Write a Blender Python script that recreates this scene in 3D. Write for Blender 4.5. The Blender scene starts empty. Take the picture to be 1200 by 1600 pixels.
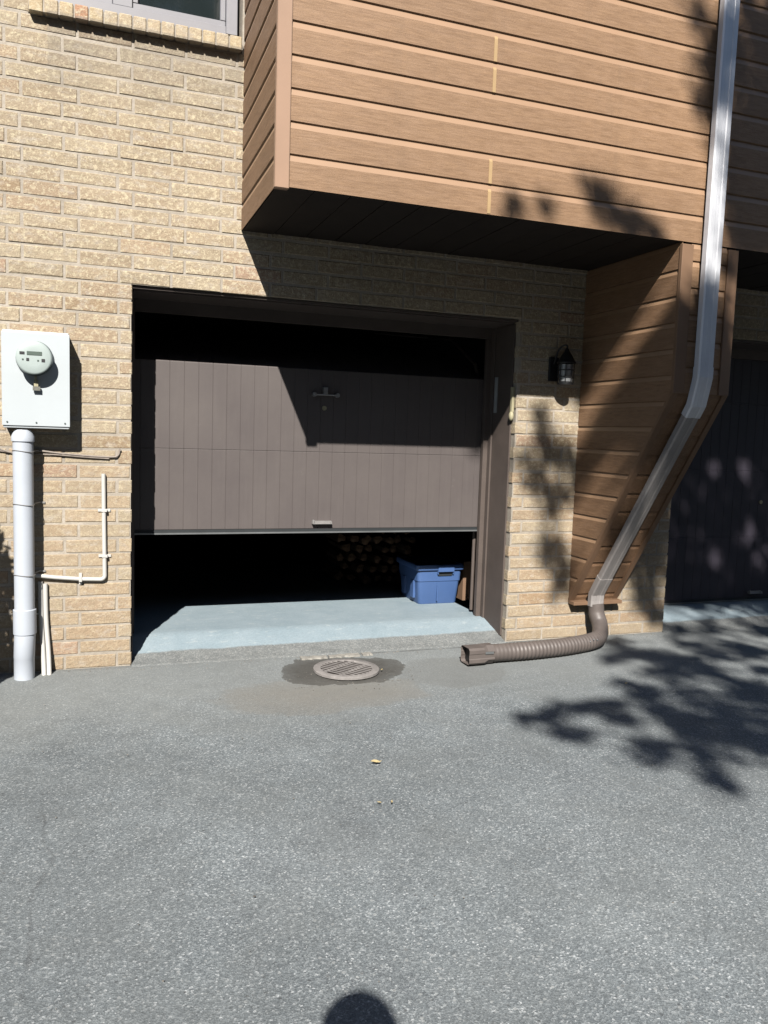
import bpy, bmesh, math, random
from mathutils import Vector, Matrix, noise
R = random.Random(7)
scene = bpy.context.scene
C = scene.collection

# ------------------------------------------------------------------ camera, sky, sun, exposure
CAM = (-0.1975, -4.7077, 1.3647)
yaw, pitch, roll, FPX = 0.3471, -0.0964, 0.0329, 1257.83
cam = bpy.data.cameras.new('camera'); co = bpy.data.objects.new('camera', cam); C.objects.link(co)
fwd = Vector((math.sin(yaw)*math.cos(pitch), math.cos(yaw)*math.cos(pitch), math.sin(pitch)))
rt = Vector((math.cos(yaw), -math.sin(yaw), 0)); up = rt.cross(fwd)
cr, sr = math.cos(roll), math.sin(roll)
r2 = cr*rt + sr*up; u2 = -sr*rt + cr*up
co.matrix_world = Matrix((( r2.x, u2.x, -fwd.x, CAM[0]), (r2.y, u2.y, -fwd.y, CAM[1]), (r2.z, u2.z, -fwd.z, CAM[2]), (0,0,0,1)))
cam.sensor_fit = 'VERTICAL'; cam.sensor_height = 24; cam.lens = FPX/1600*24
cam.clip_end = 500; cam.clip_start = 0.01
scene.camera = co
scene.render.resolution_x = 768; scene.render.resolution_y = 1024

SUN = Vector((0.39, 1.0, -0.90))           # direction the light travels
elev = math.asin(0.90/SUN.length)
w = bpy.data.worlds.new('World'); scene.world = w; w.use_nodes = True
nt = w.node_tree; bg = nt.nodes['Background']
sky = nt.nodes.new('ShaderNodeTexSky'); sky.sky_type = 'NISHITA'; sky.sun_disc = False
sky.sun_elevation = elev
# azimuth of the sun measured clockwise from +Y
sky.sun_rotation = math.atan2(-SUN.x, -SUN.y)
nt.links.new(sky.outputs[0], bg.inputs[0]); bg.inputs[1].default_value = 0.05
sky.air_density = 1.0; sky.dust_density = 0.3
sl = bpy.data.lights.new('sun', 'SUN'); sl.energy = 5.0; sl.angle = math.radians(0.5); sl.color = (1.0, 0.945, 0.87)
so = bpy.data.objects.new('sun', sl); C.objects.link(so)
so.rotation_euler = SUN.to_track_quat('-Z', 'Y').to_euler(); so.location = (-5, -12, 12)
scene.view_settings.view_transform = 'Standard'; scene.view_settings.look = 'None'
scene.view_settings.exposure = 1.58; scene.view_settings.gamma = 1

# ------------------------------------------------------------------ material helpers
ALB = 0.45      # all albedos are written for exposure 0.4 and scaled together here
class MT:
    def __init__(s, name, rough=0.8, spec=0.3, metal=0.0):
        s.m = bpy.data.materials.new(name); s.m.use_nodes = True
        s.t = s.m.node_tree; s.b = s.t.nodes['Principled BSDF']
        s.b.inputs['Roughness'].default_value = rough
        s.b.inputs['Specular IOR Level'].default_value = spec
        s.b.inputs['Metallic'].default_value = metal
        s._c = None
    def n(s, typ, **kw):
        x = s.t.nodes.new(typ)
        for k, v in kw.items(): setattr(x, k, v)
        return x
    def l(s, a, b): s.t.links.new(a, b)
    def coord(s, scale=(1,1,1), rot=(0,0,0)):
        if s._c is None: s._c = s.n('ShaderNodeTexCoord').outputs['Object']
        mp = s.n('ShaderNodeMapping'); s.l(s._c, mp.inputs[0])
        mp.inputs['Scale'].default_value = scale; mp.inputs['Rotation'].default_value = rot
        return mp.outputs[0]
    def noise(s, scale, detail=4, rough=0.55, vec=None, cs=(1,1,1)):
        x = s.n('ShaderNodeTexNoise'); x.inputs['Scale'].default_value = scale
        x.inputs['Detail'].default_value = detail; x.inputs['Roughness'].default_value = rough
        s.l(vec if vec is not None else s.coord(cs), x.inputs['Vector']); return x.outputs['Fac']
    def vor(s, scale, out='Color', cs=(1,1,1)):
        x = s.n('ShaderNodeTexVoronoi'); x.inputs['Scale'].default_value = scale
        s.l(s.coord(cs), x.inputs['Vector']); return x.outputs[out]
    def ramp(s, fac, stops):
        x = s.n('ShaderNodeValToRGB'); e = x.color_ramp.elements
        while len(e) < len(stops): e.new(0.5)
        for i, (p, c) in enumerate(stops):
            e[i].position = p; e[i].color = (c, c, c, 1) if isinstance(c, (int, float)) else (*c, 1)
        s.l(fac, x.inputs[0]); return x.outputs[0]
    def mix(s, fac, a, b, mode='MIX'):
        x = s.n('ShaderNodeMix', data_type='RGBA', blend_type=mode)
        for v, i in ((fac, 0), (a, 6), (b, 7)):
            if isinstance(v, (int, float)): x.inputs[i].default_value = v
            elif isinstance(v, tuple): x.inputs[i].default_value = (*v, 1)
            else: s.l(v, x.inputs[i])
        return x.outputs[2]
    def math(s, op, a, b=0.0, c=None):
        x = s.n('ShaderNodeMath', operation=op)
        for i, v in enumerate((a, b) if c is None else (a, b, c)):
            if isinstance(v, (int, float)): x.inputs[i].default_value = v
            else: s.l(v, x.inputs[i])
        return x.outputs[0]
    def col(s, c):
        if isinstance(c, tuple): c = tuple(v*ALB for v in c)
        else: c = s.mix(1.0, c, (ALB, ALB, ALB), 'MULTIPLY')
        if isinstance(c, tuple): s.b.inputs['Base Color'].default_value = (*c, 1)
        else: s.l(c, s.b.inputs['Base Color'])
        return s
    def bump(s, h, strength=0.4, dist=0.004, prev=None):
        x = s.n('ShaderNodeBump'); x.inputs['Strength'].default_value = strength; x.inputs['Distance'].default_value = dist
        s.l(h, x.inputs['Height'])
        if prev is not None: s.l(prev, x.inputs['Normal'])
        s.l(x.outputs[0], s.b.inputs['Normal']); return x.outputs[0]

def simple(name, c, rough=0.7, spec=0.3, metal=0, vary=0.15, scale=9, bump=0.0):
    m = MT(name, rough, spec, metal)
    f = m.ramp(m.noise(scale, 5, 0.6), [(0.3, 1-vary), (0.7, 1+vary*0.4)])
    m.col(m.mix(1.0, c, f, 'MULTIPLY'))
    if bump: m.bump(m.noise(scale*14, 3), bump, 0.003)
    return m.m

def brick_mat():
    m = MT('buff_brick', 0.9, 0.2)
    at = m.n('ShaderNodeAttribute', attribute_name='bcol').outputs['Color']
    vec = m.coord()
    blotch = m.ramp(m.noise(40, 4, 0.7), [(0.49, 0.0), (0.62, 1.0)])
    sp0 = m.n('ShaderNodeSeparateXYZ'); m.l(vec, sp0.inputs[0])
    hi = m.ramp(m.math('ADD', m.math('MULTIPLY', sp0.outputs['Z'], 0.25), m.math('MULTIPLY', m.noise(1.5, 3), 0.2)), [(0.25, 0.35), (0.6, 0.85)])
    c = m.mix(m.math('MULTIPLY', blotch, hi), at, (0.68, 0.60, 0.43))
    dark = m.ramp(m.noise(22, 4, 0.65, cs=(1, 1, 1.6)), [(0.58, 0.0), (0.70, 1.0)])
    c = m.mix(m.math('MULTIPLY', dark, 0.40), c, (0.33, 0.24, 0.16))
    smear = m.ramp(m.noise(17, 6, 0.75, cs=(0.6, 1, 1.2)), [(0.52, 0.0), (0.66, 0.8)])
    c = m.mix(smear, c, (0.56, 0.50, 0.42))
    pits = m.ramp(m.noise(75, 3, 0.6), [(0.62, 0.0), (0.72, 0.5)])
    c = m.mix(pits, c, (0.30, 0.22, 0.15))
    fine = m.ramp(m.noise(160, 3, 0.7), [(0.25, 0.78), (0.75, 1.1)])
    c = m.mix(1.0, c, fine, 'MULTIPLY')
    big = m.ramp(m.noise(1.3, 4, 0.6), [(0.3, 0.93), (0.7, 1.10)])
    c = m.mix(1.0, c, big, 'MULTIPLY')
    # grey weather stain under the window sill and lime bloom beside it
    sep = m.n('ShaderNodeSeparateXYZ'); m.l(vec, sep.inputs[0])
    zz = m.math('SUBTRACT', 3.47, sep.outputs['Z'])
    band = m.ramp(m.math('ADD', zz, m.math('MULTIPLY', m.noise(5, 5, 0.7), 0.5)), [(0.30, 1.0), (0.72, 0.0)])
    inx = m.math('MULTIPLY', m.math('GREATER_THAN', sep.outputs['X'], -0.42), m.math('LESS_THAN', sep.outputs['X'], 0.585))
    zlim = m.math('LESS_THAN', sep.outputs['Z'], 3.45)
    st = m.math('MULTIPLY', m.math('MULTIPLY', band, inx), m.math('MULTIPLY', zlim, 0.55))
    c = m.mix(st, c, (0.26, 0.23, 0.19))
    # damp splash zone near the ground
    low = m.ramp(m.math('ADD', sep.outputs['Z'], m.math('MULTIPLY', m.noise(6, 5, 0.7), 0.2)), [(0.08, 0.45), (0.24, 0.0)])
    c = m.mix(low, c, (0.33, 0.26, 0.18))
    m.col(c)
    b1 = m.bump(m.noise(95, 5, 0.7), 0.65, 0.006)
    m.bump(m.noise(24, 3, 0.6), 0.6, 0.010, b1)
    return m.m

def mortar_mat():
    m = MT('mortar', 0.95, 0.1)
    f = m.ramp(m.noise(30, 5, 0.7), [(0.3, (0.47, 0.415, 0.345)), (0.7, (0.61, 0.555, 0.48))])
    big = m.ramp(m.noise(2.2, 3, 0.6), [(0.35, 0.72), (0.65, 1.0)])
    m.col(m.mix(1.0, f, big, 'MULTIPLY'))
    m.bump(m.noise(140, 4), 0.6, 0.004)
    return m.m

def siding_mat(name, base, dark, along='X'):
    m = MT(name, 0.62, 0.3)
    cs = (0.10, 1, 1) if along == 'X' else (1, 0.10, 1)
    g = m.noise(120, 4, 0.65, cs=cs)
    g2 = m.noise(42, 4, 0.7, cs=(0.2, 1, 1) if along == 'X' else (1, 0.2, 1))
    v = m.noise(260, 2, 0.5)
    c = m.mix(m.ramp(g, [(0.35, 0.0), (0.7, 1.0)]), dark, base)
    c = m.mix(m.ramp(g2, [(0.42, 0.0), (0.72, 0.55)]), c, (base[0]*1.08, base[1]*1.12, base[2]*1.25))
    c = m.mix(1.0, c, m.ramp(v, [(0.3, 0.82), (0.7, 1.1)]), 'MULTIPLY')
    c = m.mix(1.0, c, m.ramp(m.noise(1.1, 4, 0.6), [(0.3, 0.86), (0.7, 1.06)]), 'MULTIPLY')
    streak = m.ramp(m.noise(6, 5, 0.75, cs=(1, 1, 0.12)), [(0.55, 0.0), (0.75, 0.28)])
    c = m.mix(streak, c, (0.20, 0.13, 0.08))
    m.col(c)
    m.bump(m.math('ADD', m.math('MULTIPLY', g, 0.7), m.math('MULTIPLY', v, 0.3)), 0.55, 0.004)
    return m.m

def asphalt_mat():
    m = MT('asphalt', 0.85, 0.3)
    vec = m.coord()
    sep = m.n('ShaderNodeSeparateXYZ'); m.l(vec, sep.inputs[0])
    X, Y = sep.outputs['X'], sep.outputs['Y']
    st = m.vor(190, 'Color'); sx = m.n('ShaderNodeSeparateColor'); m.l(st, sx.inputs[0])
    a = m.ramp(sx.outputs[0], [(0.0, (0.145, 0.166, 0.180)), (0.6, (0.212, 0.240, 0.255)), (0.93, (0.31, 0.34, 0.355)), (1.0, (0.54, 0.57, 0.585))])
    b = m.vor(420, 'Color'); sb = m.n('ShaderNodeSeparateColor'); m.l(b, sb.inputs[0])
    c = m.mix(1.0, a, m.ramp(sb.outputs[1], [(0.0, 0.7), (1.0, 1.3)]), 'MULTIPLY')
    s3 = m.vor(70, 'Color'); sc3 = m.n('ShaderNodeSeparateColor'); m.l(s3, sc3.inputs[0])
    d3 = m.vor(70, 'Distance')
    stone = m.math('MULTIPLY', m.math('GREATER_THAN', sc3.outputs[0], 0.93), m.math('LESS_THAN', d3, 0.36))
    c = m.mix(m.math('MULTIPLY', stone, 0.6), c, (0.46, 0.48, 0.48))
    hole = m.math('MULTIPLY', m.math('GREATER_THAN', sc3.outputs[1], 0.95), m.math('LESS_THAN', d3, 0.33))
    c = m.mix(m.math('MULTIPLY', hole, 0.6), c, (0.07, 0.075, 0.08))
    worn = m.ramp(m.noise(2.3, 6, 0.7), [(0.42, 0.0), (0.62, 0.28)])
    c = m.mix(worn, c, (0.20, 0.215, 0.215))
    # fine near the doors (dust-filled), coarser toward the viewer
    big = m.ramp(m.noise(0.9, 6, 0.65), [(0.32, 0.80), (0.68, 1.12)])
    c = m.mix(1.0, c, big, 'MULTIPLY')
    med = m.ramp(m.noise(7, 5, 0.65), [(0.3, 0.90), (0.7, 1.08)])
    c = m.mix(1.0, c, med, 'MULTIPLY')
    wob = m.math('MULTIPLY', m.math('SUBTRACT', m.noise(2.4, 5, 0.65), 0.5), 0.9)
    dust = m.ramp(m.math('ADD', m.math('MULTIPLY', Y, 0.8), wob), [(-1.15+1.2, 0.0), (0.0+1.2, 0.0)])
    near = m.ramp(m.math('ADD', m.math('ADD', Y, 1.6), wob), [(0.35, 0.0), (1.3, 0.5)])
    c = m.mix(near, c, m.mix(med, (0.225, 0.24, 0.238), (0.285, 0.30, 0.295)))
    def ell(cx, cy, rx, ry, wamp, ws):
        dx = m.math('DIVIDE', m.math('SUBTRACT', X, cx), rx); dy = m.math('DIVIDE', m.math('SUBTRACT', Y, cy), ry)
        d = m.math('SQRT', m.math('ADD', m.math('MULTIPLY', dx, dx), m.math('MULTIPLY', dy, dy)))
        return m.math('ADD', d, m.math('MULTIPLY', m.math('SUBTRACT', m.noise(ws, 4, 0.6), 0.5), wamp))
    # silt fan that washed toward the drain, then the damp dark ring round the grate
    silt = m.ramp(ell(0.93, -0.74, 0.62, 0.30, 0.9, 3.2), [(0.35, 0.75), (0.85, 0.45), (1.2, 0.0)])
    c = m.mix(silt, c, m.mix(m.noise(14, 4, 0.6), (0.265, 0.25, 0.22), (0.205, 0.20, 0.185)))
    silt2 = m.ramp(ell(1.75, -0.52, 0.36, 0.30, 0.8, 3.5), [(0.5, 0.5), (0.9, 0.4), (1.0, 0.0)])
    c = m.mix(silt2, c, (0.19, 0.195, 0.19))
    wet = m.ramp(ell(1.15, -0.36, 0.37, 0.27, 0.75, 5.0), [(0.72, 0.92), (1.02, 0.7), (1.18, 0.0)])
    c = m.mix(wet, c, m.mix(m.noise(30, 4, 0.6), (0.045, 0.043, 0.038), (0.105, 0.10, 0.09)))
    # damp strip along the foot of the walls
    foot = m.ramp(m.math('ADD', Y, m.math('MULTIPLY', m.noise(9, 4, 0.7), 0.10)), [(-0.01, 0.0), (0.06, 0.4)])
    c = m.mix(foot, c, (0.10, 0.097, 0.088))
    # open joint between the drive and the concrete lip
    jy = m.math('ABSOLUTE', m.math('ADD', m.math('ADD', Y, 0.062), m.math('MULTIPLY', m.math('SUBTRACT', m.noise(8, 5, 0.7), 0.5), 0.035)))
    jk = m.math('MULTIPLY', m.ramp(jy, [(0.003, 0.85), (0.010, 0.0)]), m.math('MULTIPLY', m.math('GREATER_THAN', X, 1.0), m.math('LESS_THAN', X, 2.6)))
    c = m.mix(m.math('MULTIPLY', jk, m.ramp(m.noise(5, 3), [(0.35, 0.3), (0.6, 1.0)])), c, (0.05, 0.048, 0.045))
    # hairline crack at the left, wandering away from the wall
    cx = m.math('ADD', -0.36, m.math('MULTIPLY', m.math('SUBTRACT', m.noise(1.6, 2, 0.5, cs=(0.0, 1, 0)), 0.5), 0.25))
    cx = m.math('ADD', cx, m.math('MULTIPLY', m.math('SUBTRACT', m.noise(22, 4, 0.7), 0.5), 0.05))
    dc = m.math('ABSOLUTE', m.math('SUBTRACT', X, cx))
    ck = m.ramp(dc, [(0.0, 1.0), (0.010, 0.0)])
    cy = m.math('MULTIPLY', m.math('LESS_THAN', Y, -1.7), m.math('GREATER_THAN', Y, -2.75))
    ck = m.math('MULTIPLY', m.math('MULTIPLY', ck, cy), m.ramp(m.noise(9, 3), [(0.35, 0.05), (0.6, 0.5)]))
    c = m.mix(ck, c, (0.05, 0.052, 0.055))
    m.col(c)
    h = m.math('ADD', m.vor(190, 'Distance'), m.math('MULTIPLY', m.noise(300, 3, 0.7), 0.6))
    b1 = m.bump(h, 0.4, 0.003)
    m.bump(m.noise(5, 4, 0.5), 0.25, 0.02, b1)
    return m.m

def floor_mat():
    m = MT('painted_concrete', 0.7, 0.3)
    vec = m.coord(); sep = m.n('ShaderNodeSeparateXYZ'); m.l(vec, sep.inputs[0])
    f = m.noise(5, 6, 0.7)
    blue = m.ramp(f, [(0.3, (0.27, 0.35, 0.40)), (0.7, (0.345, 0.425, 0.475))])
    scuff = m.ramp(m.noise(11, 5, 0.75, cs=(1, 2.2, 1)), [(0.57, 0.0), (0.70, 0.7)])
    blue = m.mix(scuff, blue, (0.50, 0.55, 0.56))
    sc_ = m.n('ShaderNodeSeparateColor'); m.l(m.vor(190, 'Color'), sc_.inputs[0])
    conc = m.ramp(sc_.outputs[0], [(0.0, (0.18, 0.195, 0.20)), (0.7, (0.235, 0.25, 0.25)), (1.0, (0.36, 0.37, 0.365))])
    conc = m.mix(1.0, conc, m.ramp(m.noise(9, 5, 0.7), [(0.3, 0.78), (0.7, 1.1)]), 'MULTIPLY')
    e = m.math('ADD', sep.outputs['Y'], m.math('MULTIPLY', m.math('SUBTRACT', m.noise(6, 5, 0.7), 0.5), 0.055))
    k = m.ramp(e, [(0.112, 0.0), (0.128, 1.0)])
    c = m.mix(k, conc, blue)
    c = m.mix(1.0, c, m.ramp(m.noise(90, 3), [(0.3, 0.9), (0.7, 1.06)]), 'MULTIPLY')
    m.col(c); m.bump(m.noise(110, 4, 0.6), 0.35, 0.004)
    return m.m

M = {}
M['brick'] = brick_mat(); M['mortar'] = mortar_mat()
M['siding'] = siding_mat('siding_front', (0.39, 0.240, 0.136), (0.28, 0.165, 0.090), 'X')
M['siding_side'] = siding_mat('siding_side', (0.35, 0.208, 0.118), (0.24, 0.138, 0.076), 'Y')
M['trim'] = simple('trim_board', (0.415, 0.265, 0.18), 0.55, 0.3, vary=0.08, scale=4)
M['cove'] = simple('siding_cove_lit', (0.42, 0.265, 0.162), 0.5, 0.35, vary=0.08, scale=4)  # paler siding copy: the brighter light on the sloped cove put into colour
M['chase_trim'] = simple('chase_trim', (0.25, 0.15, 0.09), 0.6, 0.3, vary=0.12, scale=6)
M['caulk'] = simple('caulk', (0.52, 0.36, 0.19), 0.6, 0.2, vary=0.1)
M['soffit'] = simple('soffit_shade', (0.03, 0.022, 0.018), 0.8, 0.2, vary=0.2, bump=0.2)  # near-black base puts the deep shade under the bay into colour
g = MT('door_paint', 0.6, 0.3)
c_ = g.mix(g.ramp(g.noise(2.2, 5, 0.65), [(0.3, 0.0), (0.7, 1.0)]), (0.110, 0.094, 0.093), (0.137, 0.119, 0.114))
c_ = g.mix(g.ramp(g.noise(26, 5, 0.7, cs=(1, 1, 0.06)), [(0.5, 0.0), (0.75, 0.30)]), c_, (0.16, 0.14, 0.135))
c_ = g.mix(g.ramp(g.noise(9, 6, 0.8), [(0.66, 0.0), (0.74, 0.5)]), c_, (0.19, 0.175, 0.17))
g.col(c_); g.bump(g.noise(50, 4, cs=(1, 1, 0.1)), 0.15, 0.002); M['door'] = g.m
M['frame'] = simple('frame_paint', (0.125, 0.100, 0.088), 0.6, 0.3, vary=0.16, scale=7, bump=0.15)
M['door_dark'] = simple('door_paint_shaded', (0.050, 0.044, 0.062), 0.55, 0.3, vary=0.15, scale=3.0)  # darker, bluer copy of the door paint: tree shade put into colour
M['seal'] = simple('rubber_seal', (0.03, 0.036, 0.04), 0.6, 0.3)
M['alu'] = simple('aluminium_strip', (0.32, 0.34, 0.35), 0.45, 0.5, 0.6, vary=0.2)
M['steel'] = simple('zinc_steel', (0.50, 0.49, 0.48), 0.4, 0.5, 0.5, vary=0.15, scale=20)
M['white'] = simple('white_enamel', (0.57, 0.625, 0.66), 0.42, 0.45, vary=0.035, scale=5)
M['pvc'] = simple('white_pvc', (0.58, 0.63, 0.71), 0.45, 0.4, vary=0.07, scale=6)
M['pvc2'] = simple('cream_pvc', (0.68, 0.67, 0.64), 0.5, 0.35, vary=0.08, scale=12)
M['cable'] = simple('grey_cable', (0.34, 0.29, 0.25), 0.6, 0.3, vary=0.3, scale=30)
M['black'] = simple('black_iron', (0.008, 0.009, 0.011), 0.5, 0.4)
M['meterface'] = simple('meter_dial', (0.44, 0.52, 0.51), 0.5, 0.4, vary=0.03)
M['lcd'] = simple('lcd', (0.12, 0.16, 0.14), 0.3, 0.5)
M['print'] = simple('dark_print', (0.03, 0.03, 0.035), 0.6, 0.3)
M['label_grey'] = simple('seal_label', (0.20, 0.20, 0.17), 0.6, 0.3, vary=0.3, scale=60)
M['brass'] = simple('dull_brass', (0.5, 0.46, 0.30), 0.5, 0.4, 0.2, vary=0.2)
M['rim'] = simple('meter_ring', (0.22, 0.27, 0.27), 0.35, 0.5, 0.6, vary=0.1)
M['blue'] = simple('blue_plastic', (0.078, 0.155, 0.365), 0.45, 0.4, vary=0.08, scale=5, bump=0.05)
M['cardboard'] = simple('cardboard', (0.27, 0.17, 0.11), 0.85, 0.2, vary=0.12)
M['interior'] = simple('interior_dark', (0.02, 0.02, 0.02), 0.9, 0.1)  # near-black base, the darkness of the unlit garage put into colour
M['iron'] = simple('cast_iron', (0.33, 0.31, 0.30), 0.75, 0.3, 0.1, vary=0.28, scale=24, bump=0.4)
M['pit'] = simple('drain_shade', (0.035, 0.028, 0.026), 0.9, 0.2)  # near-black: shade down between the bars put into colour
M['hose'] = simple('brown_plastic', (0.150, 0.127, 0.117), 0.5, 0.35, vary=0.14, scale=10)
M['leafdry'] = simple('dry_leaf', (0.52, 0.42, 0.22), 0.7, 0.2, vary=0.2, scale=80)
M['pale'] = simple('pale_fitting', (0.50, 0.46, 0.30), 0.6, 0.3)
M['plate'] = simple('grey_plate', (0.42, 0.44, 0.45), 0.5, 0.4)
M['winframe'] = simple('window_frame', (0.30, 0.30, 0.33), 0.4, 0.4, vary=0.05)
M['room_sheet'] = simple('room_dark', (0.03, 0.034, 0.038), 0.9, 0.1)  # near-black sheet behind the panes in place of the unlit room
M['roof'] = simple('roof_shingle', (0.09, 0.08, 0.075), 0.9, 0.2, vary=0.3, scale=14)
M['skin'] = simple('skin', (0.50, 0.32, 0.24), 0.55, 0.3, vary=0.06)
M['shirt'] = simple('navy_cloth', (0.05, 0.07, 0.12), 0.85, 0.2)
M['jeans'] = simple('denim', (0.07, 0.09, 0.14), 0.85, 0.2)
M['hair'] = simple('dark_hair', (0.035, 0.024, 0.018), 0.6, 0.3)
M['gritm'] = simple('grit_stone', (0.30, 0.28, 0.25), 0.9, 0.2, vary=0.6, scale=40)
M['opp'] = simple('brown_brick', (0.09, 0.07, 0.055), 0.9, 0.15, vary=0.2, scale=3)
M['concrete'] = simple('pale_concrete', (0.40, 0.385, 0.35), 0.9, 0.2, vary=0.35, scale=22, bump=0.5)
g = MT('window_glass', 0.06, 0.8); g.col((0.02, 0.028, 0.03)); M['glass'] = g.m
g = MT('lamp_glass', 0.25, 0.5); g.col((0.48, 0.50, 0.52)); g.b.inputs['Transmission Weight'].default_value = 0.35; M['lampglass'] = g.m
# downspout: brown-silver coated aluminium with grimy variation
g = MT('downspout_metal', 0.38, 0.6, 0.2)
g.col(g.ramp(g.noise(3.0, 5, 0.7), [(0.3, (0.78, 0.80, 0.86)), (0.7, (0.92, 0.94, 0.99))])); g.bump(g.noise(7, 3), 0.08, 0.01); M['spout'] = g.m
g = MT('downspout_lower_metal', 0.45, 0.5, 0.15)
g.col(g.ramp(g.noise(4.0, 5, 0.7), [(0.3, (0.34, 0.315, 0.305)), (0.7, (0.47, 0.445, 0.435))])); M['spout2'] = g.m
# bark, leaves
g = MT('bark', 0.9, 0.1); g.col(g.ramp(g.noise(12, 5, 0.7, cs=(1, 1, 0.3)), [(0.3, (0.06, 0.045, 0.035)), (0.7, (0.16, 0.12, 0.09))])); g.bump(g.noise(20, 5, cs=(1, 1, 0.25)), 0.8, 0.02); M['bark'] = g.m
g = MT('foliage', 0.6, 0.3); g.col(g.ramp(g.noise(2.5, 3), [(0.3, (0.035, 0.075, 0.018)), (0.7, (0.085, 0.13, 0.035))])); M['leaf'] = g.m
M['asphalt'] = asphalt_mat(); M['floor'] = floor_mat()
g = MT('firewood', 0.9, 0.1); g.col(g.ramp(g.noise(14, 5, 0.7), [(0.38, (0.05, 0.03, 0.02)), (0.68, (0.30, 0.20, 0.13))])); g.bump(g.noise(60, 4), 0.6, 0.006); M['log_end'] = g.m

# ------------------------------------------------------------------ mesh helpers
def add_box(bm, x0, x1, y0, y1, z0, z1, mi=0):
    v = [bm.verts.new(p) for p in ((x0,y0,z0),(x1,y0,z0),(x1,y1,z0),(x0,y1,z0),(x0,y0,z1),(x1,y0,z1),(x1,y1,z1),(x0,y1,z1))]
    fs = [(0,3,2,1),(4,5,6,7),(0,1,5,4),(1,2,6,5),(2,3,7,6),(3,0,4,7)]
    out = [bm.faces.new([v[i] for i in f]) for f in fs]
    for f in out: f.material_index = mi
    return out
def box_bm(*a, bev=0.0):
    bm = bmesh.new(); add_box(bm, *a)
    if bev: bmesh.ops.bevel(bm, geom=bm.edges[:], offset=bev, segments=2, affect='EDGES', profile=0.5)
    return bm
def link(name, bm, mat, parent=None, smooth=False):
    me = bpy.data.meshes.new(name)
    bmesh.ops.recalc_face_normals(bm, faces=bm.faces[:])
    bm.to_mesh(me); bm.free()
    for mm in (mat if isinstance(mat, (list, tuple)) else [mat]): me.materials.append(mm)
    if smooth:
        for p in me.polygons: p.use_smooth = True
        try: me.set_sharp_from_angle(angle=math.radians(40))
        except Exception: pass
    o = bpy.data.objects.new(name, me); C.objects.link(o)
    if parent: o.parent = parent
    return o
def tag(o, label=None, cat=None, group=None, kind=None):
    if label: o['label'] = label
    if cat: o['category'] = cat
    if group: o['group'] = group
    if kind: o['kind'] = kind
    return o
def thing(name, label, cat, group=None):
    return tag(bpy.data.objects.new(name, None), label, cat, group)
def mk(name, label, cat, loc=(0,0,0), group=None):
    o = thing(name, label, cat, group); C.objects.link(o); o.location = loc
    return o
def part(name, bm, mat, root, smooth=False, label=None):
    """bm is in world coordinates; root sits at root.location without rotation"""
    off = Vector((0,0,0)); p = root
    while p: off += p.location; p = p.parent
    bmesh.ops.translate(bm, verts=bm.verts[:], vec=-off)
    o = link(name, bm, mat, root, smooth)
    if label: o['label'] = label
    return o
def catmull(P, n=8):
    P = [Vector(p) for p in P]; Q = [P[0]*2-P[1]] + P + [P[-1]*2-P[-2]]; out = []
    for i in range(1, len(Q)-2):
        for k in range(n):
            t = k/n; a, b, c, d = Q[i-1:i+3]
            out.append(0.5*((2*b)+(-a+c)*t+(2*a-5*b+4*c-d)*t*t+(-a+3*b-3*c+d)*t**3))
    out.append(P[-1]); return out
def sweep(bm, path, prof, upv=Vector((1,0,0)), caps=True, mi=0):
    """prof(i, t) -> list of 2D points; frame from fixed up vector (transported)"""
    path = [Vector(p) for p in path]; rings = []; n = len(path); u = None
    for i, p in enumerate(path):
        if 0 < i < n-1:
            a = (path[i]-path[i-1]).normalized(); b = (path[i+1]-path[i]).normalized(); t = (a+b).normalized()
        else: t = (path[min(i+1, n-1)]-path[max(i-1, 0)]).normalized()
        if u is None: u = upv - t*upv.dot(t); u.normalize()
        else: u = u - t*u.dot(t); u.normalize()
        v = t.cross(u)
        s = 1.0
        if 0 < i < n-1: s = 1/max(0.5, math.cos(a.angle(b)/2) if a.angle(b) > 1e-6 else 1)
        rings.append([bm.verts.new(p + u*q[0] + v*q[1]*s) for q in prof(i, i/(n-1))])
    m = len(rings[0])
    for i in range(n-1):
        for j in range(m):
            f = bm.faces.new((rings[i][j], rings[i][(j+1)%m], rings[i+1][(j+1)%m], rings[i+1][j])); f.material_index = mi
    if caps:
        bm.faces.new(rings[0][::-1]).material_index = mi; bm.faces.new(rings[-1]).material_index = mi
    return rings
def circ(r, n=16): return [(r*math.cos(2*math.pi*k/n), r*math.sin(2*math.pi*k/n)) for k in range(n)]
def tube(bm, path, r, n=14, upv=Vector((1,0,0)), mi=0):
    if isinstance(r, (int, float)): rr = lambda i, t: r
    else: rr = r
    t = Vector(path[1])-Vector(path[0])
    if abs(t.normalized().dot(upv)) > 0.95: upv = Vector((0,0,1))
    sweep(bm, path, lambda i, t: circ(rr(i, t), n), upv, mi=mi)
def disc(bm, c, r, axis, n=32, th=0.004, mi=0):
    c = Vector(c); axis = Vector(axis).normalized()
    tube(bm, [c, c+axis*th], r, n, upv=Vector((1,0,0)) if abs(axis.x) < 0.9 else Vector((0,0,1)), mi=mi)

W, LH = 2.398, 2.13            # garage opening width and lintel height
XB, ZB, D = 0.583, 2.485, 0.938  # bay: left side, underside, projection
XC0, XC1 = 2.878, 3.262        # chase between the two garages
N0, N1 = 3.69, 3.69+W          # neighbouring opening

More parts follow.
